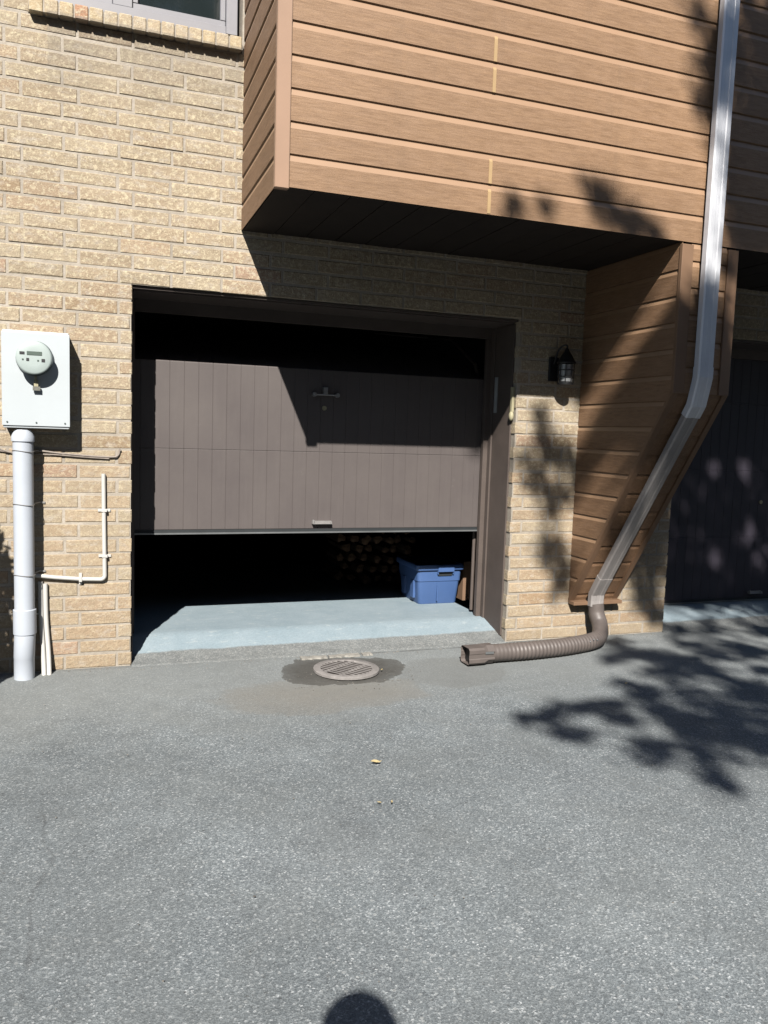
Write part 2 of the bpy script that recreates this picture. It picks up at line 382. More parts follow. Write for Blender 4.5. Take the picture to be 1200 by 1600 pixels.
# ------------------------------------------------------------------ ground
bm = bmesh.new()
add = [(-60,-60),(60,-60),(60,60),(-60,60)]
xs = [-60,-6] + [i*0.25-4 for i in range(0,45)] + [9,60]
ys = [-60,-8] + [-5+i*0.25 for i in range(0,20)] + [-0.06, -0.02, 0.02, 0.06, 60]
gv = {}
for i, x in enumerate(xs):
    for j, y in enumerate(ys):
        z = 0.0
        if -7 < x < 9 and -5.5 < y < -0.25: z = 0.012*noise.noise(Vector((x*0.7, y*0.7, 0.3)))
        gv[i, j] = bm.verts.new((x, y, z))
for i in range(len(xs)-1):
    for j in range(len(ys)-1):
        bm.faces.new((gv[i,j], gv[i+1,j], gv[i+1,j+1], gv[i,j+1]))
tag(link('asphalt_driveway', bm, M['asphalt'], smooth=True), kind='structure', label='grey weathered asphalt driveway')

def slab(name, x0, x1, lab):
    bm = bmesh.new()
    xs = [x0 + (x1-x0)*i/24 for i in range(25)]
    ys = [-0.035, -0.028, 0.0, 0.05, 0.12, 0.17, 0.22, 0.27, 0.31, 0.36, 0.45, 0.6, 0.9, 1.5, 3, 6.4]
    def h(x, y):
        t = (x-x0)/(x1-x0)
        lift = 0.7 + 0.3*t
        if y < -0.03: return -0.004
        nz = 0.006*noise.noise(Vector((x*5, y*8, 1)))
        if y < 0.0: return 0.0025+(y+0.028)*0.07+nz*0.3
        if y < 0.12: return 0.006 + (0.044*lift)*(y/0.12) + nz
        if y < 0.31: return 0.008 + 0.042*lift + (0.092-0.042*lift)*((y-0.12)/0.19) + nz*0.4
        return 0.1 - 0.0
    V = [[bm.verts.new((x, y + (0.012*noise.noise(Vector((x*9, 0, 3))) if y < 0 else 0), h(x, y))) for y in ys] for x in xs]
    for i in range(24):
        for j in range(len(ys)-1):
            bm.faces.new((V[i][j], V[i+1][j], V[i+1][j+1], V[i][j+1]))
    tag(link(name, bm, M['floor'], smooth=True), kind='structure', label=lab)
slab('garage_floor', 0.0, W, 'pale blue painted concrete floor ramping out of the open garage')
slab('garage_floor', N0, N1, 'pale blue painted concrete edge at the neighbouring closed garage')

# pale broken concrete strip above the grate
bm = bmesh.new()
for x0, x1 in ((0.97, 1.13), (1.145, 1.34), (1.36, 1.42)):
    pts = []
    n = 8
    for i in range(n+1):
        x = x0+(x1-x0)*i/n; pts.append((x, -0.115+0.010*R.uniform(-1, 1)))
    for i in range(n, -1, -1):
        x = x0+(x1-x0)*i/n; pts.append((x, -0.072+0.010*R.uniform(-1, 1)))
    lo = [bm.verts.new((p[0], p[1], -0.02)) for p in pts]; hi = [bm.verts.new((p[0], p[1]+0.004, 0.010)) for p in pts]
    bm.faces.new(hi)
    for i in range(len(pts)): bm.faces.new((lo[i], lo[(i+1)%len(pts)], hi[(i+1)%len(pts)], hi[i]))
tag(link('concrete_strip', bm, M['concrete']), kind='structure', label='pale broken concrete strip between the drain and the garage floor')

# ------------------------------------------------------------------ townhouse
house = mk('townhouse', 'buff brick townhouse with brown siding bay over two brown garage doors', 'house', (0, 0, 0))
COURSE = LH/26; BL = 0.276; MJ = 0.0125
WX0, WX1, WZ0 = -0.505, 0.575, 3.44     # window opening (from sill course)
def solid(xz0, z0, z1):
    zc = (z0+z1)/2; iv = [(-4.0, 7.0)]
    def cut(iv, a, b):
        o = []
        for p, q in iv:
            if b <= p or a >= q: o.append((p, q)); continue
            if p < a: o.append((p, a))
            if q > b: o.append((b, q))
        return o
    if zc < LH: iv = cut(iv, 0, W); iv = cut(iv, N0, N1)
    if zc > ZB+0.12: iv = cut(iv, XB+0.02, 7.0)
    if WZ0 < zc < 4.9: iv = cut(iv, WX0, WX1)
    return iv
bm = bmesh.new(); col = bm.loops.layers.float_color.new('bcol')
base_cols = [(0.46,0.375,0.265),(0.44,0.36,0.255),(0.465,0.38,0.27),(0.44,0.35,0.245),(0.45,0.36,0.255),(0.47,0.39,0.28),(0.45,0.345,0.24),(0.455,0.37,0.265)]
red = (0.44, 0.31, 0.22)
nc = int(5.8/COURSE)
for k in range(nc):
    z0 = k*COURSE; off = (0.0 if k % 2 else -0.074) + R.uniform(-0.006, 0.006)
    for (a, b) in solid(0, z0, z0+COURSE):
        x = math.floor((a-off)/BL)*BL + off
        while x < b:
            p, q = max(a, x+MJ/2), min(b, x+BL-MJ/2); x += BL
            if q-p < 0.03: continue
            if z0 > 4.3 or p < -2.6: pass
            j = lambda s=0.0030: R.uniform(-s, s)
            dy = R.uniform(-0.0020, 0.0012)
            zb_, zt = z0+MJ/2+j(), z0+COURSE-MJ/2+j()
            yb = 0.10
            c = 0.004
            # chamfered front
            F = [bm.verts.new((p+c+j(), dy+j(.001), zb_+c+j())), bm.verts.new((q-c+j(), dy+j(.001), zb_+c+j())), bm.verts.new((q-c+j(), dy+j(.001), zt-c+j())), bm.verts.new((p+c+j(), dy+j(.001), zt-c+j()))]
            S = [bm.verts.new((p, dy+c, zb_)), bm.verts.new((q, dy+c, zb_)), bm.verts.new((q, dy+c, zt)), bm.verts.new((p, dy+c, zt))]
            Bk = [bm.verts.new((p, yb, zb_)), bm.verts.new((q, yb, zb_)), bm.verts.new((q, yb, zt)), bm.verts.new((p, yb, zt))]
            fs = [bm.faces.new(F)]
            for i in range(4):
                n_ = (i+1) % 4
                fs.append(bm.faces.new((F[i], S[i], S[n_], F[n_]))); fs.append(bm.faces.new((S[i], Bk[i], Bk[n_], S[n_])))
            bc = R.choice(base_cols)
            rr = R.random()
            if rr < 0.025: bc = red
            elif rr < 0.06: bc = (0.39, 0.29, 0.19)
            if z0 < 1.2 and R.random() < 0.5: bc = (bc[0]*1.02, bc[1]*0.97, bc[2]*0.94)
            s = R.uniform(0.95, 1.06)
            for f in fs:
                for lp in f.loops: lp[col] = (bc[0]*s, bc[1]*s, bc[2]*s, 1)
wall = part('brick_wall', bm, M['brick'], house)
# mortar body (set back behind the brick faces) and inner wall thickness
bm = bmesh.new()
def mort(x0, x1, z0, z1): add_box(bm, x0, x1, 0.0030, 0.34, z0, z1)
i_ = 0.005
mort(-4, -i_, -0.05, LH+i_-0.0004); mort(W+i_, N0-i_, -0.05, LH+i_-0.0004); mort(N1+i_, 7, -0.05, LH+i_-0.0004)
mort(-4, 7, LH+i_, WZ0); mort(-4, WX0-i_, WZ0+0.0005, 5.8); mort(WX1+i_, 7, WZ0+0.0005, 5.8); mort(WX0-i_+0.0005, WX1+i_-0.0005, 4.9, 5.8)
part('mortar', bm, M['mortar'], wall)

# soft lime runs beside the bay are part of the brick; steel lintel over each opening
for a, b in ((0, W), (N0, N1)):
    part('lintel', box_bm(a+0.001, b-0.001, 0.020, 0.05, LH-0.0118, LH+0.0012), M['frame'], house)
# building body: side walls, back, interior
bm = bmesh.new()
add_box(bm, -4, 7, 6.9, 7.1, 0, 5.8); add_box(bm, -4, -3.8, 0.341, 6.9, 0, 5.8); add_box(bm, 6.8, 7, 0.341, 6.9, 0, 5.8)
part('rear_wall', bm, M['mortar'], house)
bm = bmesh.new()
add_box(bm, -0.32, -0.20, 0.342, 6.4, 0.0, 2.5); add_box(bm, 2.78, 2.90, 0.342, 6.4, 0.0, 2.5)
add_box(bm, 3.4, 3.52, 0.342, 6.4, 0.0, 2.5); add_box(bm, 6.3, 6.42, 0.342, 6.4, 0, 2.5)
add_box(bm, -0.32, 6.42, 6.41, 6.5, 0.0, 2.5)
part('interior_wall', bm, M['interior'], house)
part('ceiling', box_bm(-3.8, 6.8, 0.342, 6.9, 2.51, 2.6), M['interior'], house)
bm = bmesh.new()
V = [bm.verts.new(p) for p in ((-4.3,-1.3,5.81),(7.3,-1.3,5.81),(7.3,3.5,8.2),(-4.3,3.5,8.2),(7.3,7.5,5.81),(-4.3,7.5,5.81))]
bm.faces.new((V[0],V[1],V[2],V[3])); bm.faces.new((V[3],V[2],V[4],V[5])); bm.faces.new((V[0],V[3],V[5])); bm.faces.new((V[1],V[4],V[2])); bm.faces.new((V[0],V[5],V[4],V[1]))
part('roof', bm, M['roof'], house)

# --- siding profile: butt line, cove that slopes outwards, flat body
LAP = 0.1463
def profile(z_lo, z_hi):
    pts = []; k = 0; z = z_lo
    while z < z_hi-1e-4:
        zt = min(z+LAP, z_hi)
        pts += [(0.0, z+0.0045), (0.0, zt-0.030), (0.0072, zt-0.005), (0.0085, zt)]
        if zt >= z_hi: break
        z = zt
        pts += [(0.0085, z+0.0002)]
    pts.insert(0, (0.0, z_lo))
    return pts            # (depth inwards, z)
def siding(x0, x1, z0, z1, place):
    bm = bmesh.new(); pr = profile(z0, z1)
    a = [bm.verts.new(place(x0, d, z)) for d, z in pr]; b = [bm.verts.new(place(x1, d, z)) for d, z in pr]
    for i in range(len(pr)-1):
        f = bm.faces.new((a[i], b[i], b[i+1], a[i+1]))
        if abs(pr[i][0]) < 1e-6 and 0.006 < pr[i+1][0] < 0.008: f.material_index = 1
    return bm
BT = 5.8
bay = mk('bay', None, None)
bpy.data.objects.remove(bay)
CBW = 0.065
f_sid = part('bay_siding', siding(XB+CBW, 7.0, ZB, BT, lambda x, d, z: (x, -D+0.008+d, z)), [M['siding'], M['cove']], house)
part('bay_side_siding', siding(-D+0.012, -0.001, ZB, BT, lambda y, d, z: (XB+0.006+d, y, z)), [M['siding_side'], M['cove']], house)
bm = bmesh.new(); add_box(bm, XB-0.002, XB+CBW, -D-0.006, -D+0.03, ZB-0.012, BT)
bmesh.ops.bevel(bm, geom=bm.edges[:], offset=0.003, segments=2, affect='EDGES')
part('corner_board', bm, M['trim'], house)
# splices: pale caulk over each paired board
z = ZB
for a, b in ((ZB+0.004, ZB+2*LAP-0.010), (ZB+4*LAP+0.004, ZB+6*LAP-0.010), (ZB+8*LAP+0.004, ZB+10*LAP-0.010)):
    bm = bmesh.new()
    for s in range(2):
        q0 = a + s*LAP; add_box(bm, 1.668, 1.686, -D+0.0055, -D+0.03, q0, q0+LAP-0.040)
        # follow the cove
        v = [bm.verts.new(p) for p in ((1.668,-D+0.0055,q0+LAP-0.040),(1.686,-D+0.0055,q0+LAP-0.040),(1.686,-D+0.0165,q0+LAP-0.008),(1.668,-D+0.0165,q0+LAP-0.008),
                                       (1.668,-D+0.03,q0+LAP-0.040),(1.686,-D+0.03,q0+LAP-0.040),(1.686,-D+0.03,q0+LAP-0.008),(1.668,-D+0.03,q0+LAP-0.008))]
        for f in ((0,1,2,3),(0,3,7,4),(1,5,6,2),(3,2,6,7)): bm.faces.new([v[i] for i in f])
    part('splice', bm, M['caulk'], f_sid)
# soffit planks running back to the wall
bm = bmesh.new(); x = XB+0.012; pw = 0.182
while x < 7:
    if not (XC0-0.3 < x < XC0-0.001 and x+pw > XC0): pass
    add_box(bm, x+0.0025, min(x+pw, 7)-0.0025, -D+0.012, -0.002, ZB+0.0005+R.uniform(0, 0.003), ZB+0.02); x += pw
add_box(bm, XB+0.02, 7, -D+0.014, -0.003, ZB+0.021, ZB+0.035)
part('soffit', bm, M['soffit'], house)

# --- chase that carries the downspout: vertical front, sloping underside
FY, FZ, BY, BZ = -D, 1.656, -0.012, 0.262     # front bottom edge, back bottom edge
sl_dir = Vector((0, BY-FY, BZ-FZ)).normalized(); sl_n = Vector((0, sl_dir.z, -sl_dir.y))  # outward (front/down)
chase = mk('tmp', None, None); bpy.data.objects.remove(chase)
def zslope(y): return FZ + (y-FY)*(BZ-FZ)/(BY-FY)
def yslope(z): return FY + (FZ-z)*(BY-FY)/(FZ-BZ)
bm = bmesh.new()   # side sheets, clipped courses
for side, X in ((-1, XC0), (1, XC1)):
    z = ZB
    zs = [ZB-0.001]
    zc = ZB
    while zc > BZ+0.02:
        zn = max(zc-LAP, BZ+0.01)
        for (d0, z0, d1, z1) in ((0.0085, zc, 0.0072, zc-0.005), (0.0072, zc-0.005, 0.0, zc-0.030), (0.0, zc-0.030, 0.0, zn), (0.0, zn, 0.0085, zn-0.0002)):
            if z1 < BZ: z1 = BZ
            ya, yb = (FY+0.01 if z0 > FZ else yslope(z0)+0.012), (FY+0.01 if z1 > FZ else yslope(z1)+0.012)
            xa, xb2 = X - side*(d0), X - side*(d1)
            q = [(xa, ya, z0), (xa, -0.001, z0), (xb2, -0.001, z1), (xb2, yb, z1)]
            if ya > -0.002 or yb > -0.002: continue
            f = bm.faces.new([bm.verts.new(p) for p in q])
            if (d0, d1) == (0.0072, 0.0): f.material_index = 1
        zc = zn
part('chase_side_siding', bm, [M['siding_side'], M['cove']], house)
# front siding between corner boards
fx0, fx1 = XC0+0.072, XC1-0.068
part('chase_front_siding', siding(fx0, fx1, FZ-0.004, ZB-0.003, lambda x, d, z: (x, FY+0.008+d, z)), [M['siding'], M['cove']], house)
# sloping underside siding
LS = (Vector((0, BY, BZ))-Vector((0, FY, FZ))).length
bm = bmesh.new(); pr = []
t = 0.0
while t < LS-1e-4:
    e = min(t+LAP, LS)
    pr += [(0.0085, t+0.0002), (0.0072, t+0.005), (0.0, min(t+0.036, e)), (0.0, e)]
    t = e
P0 = Vector((0, FY, FZ))
A = []; B = []
for d, t in pr:
    p = P0 + sl_dir*t - sl_n*(d+0.006)
    A.append(bm.verts.new((XC0+0.034, p.y, p.z))); B.append(bm.verts.new((XC1-0.034, p.y, p.z)))
for i in range(len(pr)-1): bm.faces.new((A[i], B[i], B[i+1], A[i+1]))
part('chase_underside_siding', bm, M['siding_side'], house)
# corner boards: vertical and sloping, both sides
for xa, xb2 in ((XC0-0.004, fx0), (fx1, XC1+0.004)):
    bm = box_bm(xa, xb2, FY-0.003, FY+0.022, FZ-0.006, ZB-0.014, bev=0.0025)
    part('corner_board', bm, M['chase_trim'], house)
    bm = bmesh.new()
    q = []
    if xa < XC0: xb2 = xa+0.040
    else: xa = xb2-0.040
    for t in (0.004, LS+0.004):
        for off in (0.003, -0.022):
            p = P0 + sl_dir*t + sl_n*off
            q.append((p.y, p.z))
    vs = [bm.verts.new((x, *q[i])) for x in (xa, xb2) for i in range(4)]
    for f in ((0,1,3,2),(4,6,7,5),(0,4,5,1),(1,5,7,3),(3,7,6,2),(2,6,4,0)): bm.faces.new([vs[i] for i in f])
    bmesh.ops.bevel(bm, geom=bm.edges[:], offset=0.0025, segments=2, affect='EDGES')
    part('corner_board', bm, M['chase_trim'], house)
part('chase_foot', box_bm(XC0-0.003, XC1+0.003, -0.075, -0.0035, BZ-0.018, BZ+0.006, bev=0.002), M['chase_trim'], house)

# --- window above left
win = part('window', box_bm(WX0+0.02, WX1-0.01, 0.16, 0.19, 3.5, 4.89), M['room_sheet'], house)
bm = bmesh.new()
for a in ((WX0+0.006, WX0+0.07, 0.07, 0.16, 3.56, 4.9), (WX1-0.075, WX1-0.012, 0.07, 0.16, 3.56, 4.9), (WX0+0.07, WX1-0.075, 0.07, 0.16, 3.545, 3.60),
          (-0.10, 0.0, 0.075, 0.15, 3.60, 4.86), (WX0+0.07, WX1-0.075, 0.07, 0.16, 4.86, 4.9)):
    add_box(bm, *a)
for a in ((-0.35-0.085, -0.125+0.025, 3.605), (0.0, 0.5, 3.605)): pass
add_box(bm, WX0+0.071, -0.101, 0.09, 0.145, 3.601, 3.635); add_box(bm, 0.001, WX1-0.076, 0.09, 0.145, 3.601, 3.635)
add_box(bm, WX0+0.071, WX0+0.10, 0.09, 0.145, 3.636, 4.859); add_box(bm, WX1-0.105, WX1-0.076, 0.09, 0.145, 3.636, 4.859)
add_box(bm, -0.13, -0.101, 0.09, 0.145, 3.636, 4.859); add_box(bm, 0.001, 0.03, 0.09, 0.145, 3.636, 4.859)
bmesh.ops.bevel(bm, geom=bm.edges[:], offset=0.003, segments=1, affect='EDGES')
part('frame', bm, M['winframe'], win)
for a in ((WX0+0.10, -0.13), (0.03, WX1-0.105)):
    part('pane', box_bm(a[0], a[1], 0.115, 0.121, 3.636, 4.859), M['glass'], win)
# rowlock sill: each brick tilted, one mesh
bm = bmesh.new(); col = bm.loops.layers.float_color.new('bcol')
x = WX0+0.002; i = 0
while x < WX1-0.02:
    wv = 0.072; x1 = min(x+wv-0.008, WX1)
    j = R.uniform(-0.003, 0.003)
    pts = [(-0.05+j, 3.435), (-0.05+j, 3.505), (0.075, 3.548), (0.10, 3.445)]
    a = [bm.verts.new((x, y, z)) for y, z in pts]; b = [bm.verts.new((x1, y, z)) for y, z in pts]
    fs = [bm.faces.new(a), bm.faces.new(b[::-1])]
    for k in range(4): fs.append(bm.faces.new((a[k], b[k], b[(k+1)%4], a[(k+1)%4])))
    bc = R.choice(base_cols[:3]+[(0.50,0.40,0.26)]) if i != 3 else (0.44, 0.25, 0.16)
    bc = tuple(c*1.15 for c in bc)
    for f in fs:
        for lp in f.loops: lp[col] = (*bc, 1)
    x += wv; i += 1
bmesh.ops.bevel(bm, geom=[e for e in bm.edges], offset=0.004, segments=1, affect='EDGES')
sill = part('sill', bm, M['brick'], win)
bm = bmesh.new()
pts = [(-0.042, 3.441), (-0.042, 3.499), (0.074, 3.540), (0.099, 3.450)]
a = [bm.verts.new((WX0, y, z)) for y, z in pts]; b = [bm.verts.new((WX1-0.001, y, z)) for y, z in pts]
bm.faces.new(a); bm.faces.new(b[::-1])
for k in range(4): bm.faces.new((a[k], b[k], b[(k+1)%4], a[(k+1)%4]))
part('sill_joint', bm, M['mortar'], win)

# --- garage doors
def section(x0, x1, z0, z1, y, tilt=0.0):
    """one ribbed door section, hinged at its bottom edge, tilted back by tilt"""
    bm = bmesh.new(); pitch = 0.0865
    xs = [x0]; x = x0 + 0.052
    while x < x1-0.02: xs.append(x); x += pitch
    xs.append(x1)
    def P(x, d, h):
        yy, zz = d, h
        c, s = math.cos(tilt), math.sin(tilt)
        return (x, y + yy*c + zz*s, z0 + zz*c - yy*s)
    H = z1-z0
    prof = []
    for i in range(len(xs)-1):
        a, b = xs[i], xs[i+1]
        prof += [(a+0.0006, 0.0020), (a+0.0022, 0.0), (b-0.0022, 0.0), (b-0.0006, 0.0020)]
    lo = [bm.verts.new(P(x, d+0.0012, 0.0007)) for x, d in prof]; l2 = [bm.verts.new(P(x, d, 0.003)) for x, d in prof]
    hi = [bm.verts.new(P(x, d, H-0.003)) for x, d in prof]; h2 = [bm.verts.new(P(x, d+0.0012, H-0.0007)) for x, d in prof]
    for i in range(len(prof)-1):
        bm.faces.new((l2[i], l2[i+1], hi[i+1], hi[i])); bm.faces.new((lo[i], lo[i+1], l2[i+1], l2[i])); bm.faces.new((hi[i], hi[i+1], h2[i+1], h2[i]))
    q = [P(x0, 0.008, 0.002), P(x1, 0.008, 0.002), P(x1, 0.008, H-0.002), P(x0, 0.008, H-0.002), P(x0, 0.045, 0.002), P(x1, 0.045, 0.002), P(x1, 0.045, H-0.002), P(x0, 0.045, H-0.002)]
    v = [bm.verts.new(p) for p in q]
    for f in ((0,3,2,1),(4,5,6,7),(0,1,5,4),(1,2,6,5),(2,3,7,6),(3,0,4,7)): bm.faces.new([v[i] for i in f])
    return bm
DY = 0.40; SH = 0.531
def garage(ox, zbot, mat, label, framemat):
    x0, x1 = ox+0.012, ox+2.357
    d = part('garage_door', box_bm(x0+0.01, x1-0.01, DY+0.046, DY+0.052, zbot+0.05, zbot+2*SH), framemat, house, label=label)
    zs = zbot+0.028
    tl = [0, 0, 0, 0] if zbot < 0.3 else [0, 0, 1.15, 1.45]
    y, z = DY, zs
    for k in range(4):
        h = SH if k else SH-0.028
        if z + h > 2.3 and tl[k] == 0: h = 2.3-z
        if h < 0.05: break
        part('panel_section', section(x0, x1, z, z+h, y, tl[k]), mat, d)
        y, z = y+math.sin(tl[k])*h, z+math.cos(tl[k])*h
    part('bottom_seal', box_bm(x0, x1, DY-0.004, DY+0.042, zbot+0.010, zbot+0.0275), M['seal'], d)
    part('bottom_rail', box_bm(x0, x1, DY-0.012, DY+0.044, zbot, zbot+0.0095), M['alu'], d)
    # lift handle
    zc = zbot+0.068
    bm = bmesh.new(); hx = ox+1.212
    add_box(bm, hx-0.066, hx+0.066, DY-0.016, DY-0.0005, zc-0.008, zc+0.012)
    add_box(bm, hx-0.066, hx+0.066, DY-0.034, DY-0.0165, zc-0.008, zc-0.003)
    add_box(bm, hx-0.066, hx-0.054, DY-0.030, DY-0.0165, zc-0.0025, zc+0.020)
    add_box(bm, hx+0.054, hx+0.066, DY-0.030, DY-0.0165, zc-0.0025, zc+0.008)
    bmesh.ops.bevel(bm, geom=bm.edges[:], offset=0.001, segments=1, affect='EDGES')
    part('handle', bm, M['steel'], d)
    # T-lock with bar and key escutcheon
    lz = 1.605 if zbot > 0.3 else 1.0
    bm = bmesh.new(); lx = ox+1.212
    open_ = zbot > 0.3
    tube(bm, [(lx-0.07, DY-0.028, lz), (lx+0.08, DY-0.028, lz)], 0.005, 10)
    for dx in (-0.072, 0.082): disc(bm, (lx+dx, DY-0.034, lz), 0.014, (0, 1, 0), 16, 0.033)
    add_box(bm, lx-0.014, lx+0.014, DY-0.036, DY-0.002, lz-0.004, lz+0.048)
    bmesh.ops.bevel(bm, geom=[e for e in bm.edges if e.calc_length() > 0.02], offset=0.0015, segments=1, affect='EDGES')
    if open_: part('lock_bar', bm, M['steel'], d)
    else: bm.free()
    bm = bmesh.new(); disc(bm, (lx, DY-0.010, lz-0.085), 0.015, (0, 1, 0), 18, 0.009)
    part('key_lock', bm, M['brass'], d)
    # frame: jamb boards, stops, head board
    for s, xj in ((1, ox), (-1, ox+W)):
        bm = bmesh.new()
        lo = 0.062
        def B(a, b, y0, y1, z0, z1):
            X0, X1 = (xj+a, xj+b) if s == 1 else (xj-b, xj-a)
            add_box(bm, X0, X1, y0, y1, z0, z1)
        B(-0.004, 0.0085, 0.052, 0.30, lo-0.03, LH-0.02)
        B(-0.004, 0.0185, 0.3002, 0.345, lo, LH-0.02)
        B(-0.20, 0.050 if s == -1 else 0.030, 0.3455, 0.385, lo+0.02, LH+0.1)
        bmesh.ops.bevel(bm, geom=bm.edges[:], offset=0.002, segments=1, affect='EDGES')
        part('door_jamb', bm, M['frame'], house)
    bm = bmesh.new(); add_box(bm, ox+0.009, ox+W-0.009, 0.052, 0.3448, LH-0.019, LH-0.0125); add_box(bm, ox+0.031, ox+W-0.051, 0.3455, 0.384, LH-0.09, LH+0.1)
    part('head_board', bm, M['frame'], house)
    for s, xj in ((1, ox+0.005), (-1, ox+2.37)):
        bm = bmesh.new()
        tube(bm, [(xj, DY+0.07, 0.12), (xj, DY+0.07, 1.7), (xj, DY+0.17, 1.88), (xj, DY+0.6, 2.10), (xj, DY+2.4, 2.34)], 0.012, 8, Vector((1,0,0)))
        part('track', bm, M['frame'], d)
garage(0.0, 0.703, M['door'], 'taupe grooved garage door raised about a third of the way', M['frame'])
garage(N0, 0.104, M['door_dark'], 'closed garage door with tree shade put into its dark colour', M['frame'])

# ------------------------------------------------------------------ things fixed to the wall
# electric meter cabinet
mx0, mx1, mz0, mz1, md = -0.637, -0.321, 1.335, 1.832, 0.14
mb = mk('electric_meter', 'white metal electric meter cabinet with round dial on the brick wall', 'electric meter', (-0.479, 0, mz0))
bm = box_bm(mx0, mx1, -md, -0.003, mz0, mz1, bev=0.004); part('cabinet', bm, M['white'], mb)
bm = box_bm(mx0-0.004, mx1+0.004, -md-0.007, -md-0.0005, mz0+0.012, mz1-0.010, bev=0.002)
part('cover', bm, M['white'], mb)
mc = (-0.484, -md-0.007, 1.692)
bm = bmesh.new(); n = 40
def lathe_y(bm, c, prof, n=40):
    rings = []
    for dy, r in prof:
        rings.append([bm.verts.new((c[0]+r*math.cos(2*math.pi*k/n), c[1]+dy, c[2]+r*math.sin(2*math.pi*k/n))) for k in range(n)])
    for i in range(len(rings)-1):
        for k in range(n): bm.faces.new((rings[i][k], rings[i][(k+1)%n], rings[i+1][(k+1)%n], rings[i+1][k]))
    bm.faces.new(rings[-1]); return rings
lathe_y(bm, mc, [(-0.0005, 0.088), (-0.012, 0.090), (-0.022, 0.087), (-0.030, 0.082), (-0.060, 0.082), (-0.066, 0.0825)])
ring = part('meter_ring', bm, M['rim'], mb, smooth=True)
bm = bmesh.new(); lathe_y(bm, mc, [(-0.0665, 0.084), (-0.072, 0.0845), (-0.076, 0.081), (-0.078, 0.076), (-0.0785, 0.04)])
dial = part('meter_dial', bm, M['meterface'], mb, smooth=True)
yf = mc[1]-0.0795
part('display', box_bm(mc[0]-0.032, mc[0]+0.038, yf-0.0015, yf-0.0002, mc[2]+0.012, mc[2]+0.030), M['lcd'], dial)
for a in ((-0.066, -0.043, 0.014, 0.027), (-0.035, -0.022, -0.018, -0.004), (0.036, 0.052, -0.020, -0.005)):
    part('marking', box_bm(mc[0]+a[0], mc[0]+a[1], yf-0.0015, yf-0.0002, mc[2]+a[2], mc[2]+a[3]), M['print'], dial)
for x_, z_ in ((-0.055, -0.015), (0.016, -0.018)):
    part('marking', box_bm(mc[0]+x_, mc[0]+x_+0.008, yf-0.0012, yf-0.0002, mc[2]+z_, mc[2]+z_+0.007), M['lcd'], dial)

bm = bmesh.new(); tube(bm, [(mc[0]+0.004, mc[1]-0.010, mc[2]-0.088), (mc[0]+0.004, mc[1]-0.018, mc[2]-0.115), (mc[0]+0.010, mc[1]-0.016, mc[2]-0.140)], 0.006, 10)
add_box(bm, mc[0]-0.004, mc[0]+0.016, mc[1]-0.022, mc[1]-0.006, mc[2]-0.142, mc[2]-0.108)
for x_, z_ in ((mx0+0.02, mz0+0.03), (mx1-0.02, mz0+0.03), ((mx0+mx1)/2, mz0+0.03)):
    b3 = bmesh.new(); disc(b3, (x_, -md-0.010, z_), 0.0045, (0, 1, 0), 10, 0.0028); part('screw', b3, M['rim'], mb)
sl_ = part('seal_tag', bm, M['brass'], mb)
part('seal_label', box_bm(mc[0]-0.010, mc[0]+0.026, mc[1]-0.024, mc[1]-0.010, mc[2]-0.163, mc[2]-0.1425), M['label_grey'], sl_)

# big white conduit under the cabinet
cp = mk('service_conduit', 'thick white plastic pipe running from the meter cabinet down to the asphalt', 'pipe', (-0.552, -0.125, 0))
py = -0.095
bm = bmesh.new()
prof = [(0.0, 0.0515), (0.115, 0.0515), (0.117, 0.0525), (0.24, 0.053), (0.242, 0.0575), (0.372, 0.0575), (0.376, 0.0505), (1.245, 0.0505), (1.262, 0.0505), (1.266, 0.057), (1.290, 0.057), (1.310, 0.048), (1.326, 0.040)]
rings = []; n = 28
for z, r in prof:
    lean = -0.012 if z < 0.12 else 0.0
    rings.append([bm.verts.new((-0.548+lean*0.3+r*math.cos(2*math.pi*k/n), py+lean+r*math.sin(2*math.pi*k/n), z)) for k in range(n)])
for i in range(len(rings)-1):
    for k in range(n): bm.faces.new((rings[i][k], rings[i][(k+1)%n], rings[i+1][(k+1)%n], rings[i+1][k]))
bm.faces.new(rings[0]); bm.faces.new(rings[-1])
part('pipe', bm, M['pvc'], cp, smooth=True)
for z in (1.215, 0.935, 0.560, 0.33):
    bm = bmesh.new()
    ring = [(-0.548+0.0535*math.cos(a), py+0.0535*math.sin(a), z+0.004*math.sin(a*2)) for a in [math.pi*2*k/24 for k in range(25)]]
    tube(bm, ring[:-1]+[ring[0]], 0.0018, 6, Vector((0,0,1)))
    tube(bm, [(-0.50, -0.05, z), (-0.470, -0.006, z+0.004)], 0.003, 6)
    add_box(bm, -0.480, -0.448, -0.009, -0.004, z-0.003, z+0.007)
    part('strap', bm, M['steel'], cp)

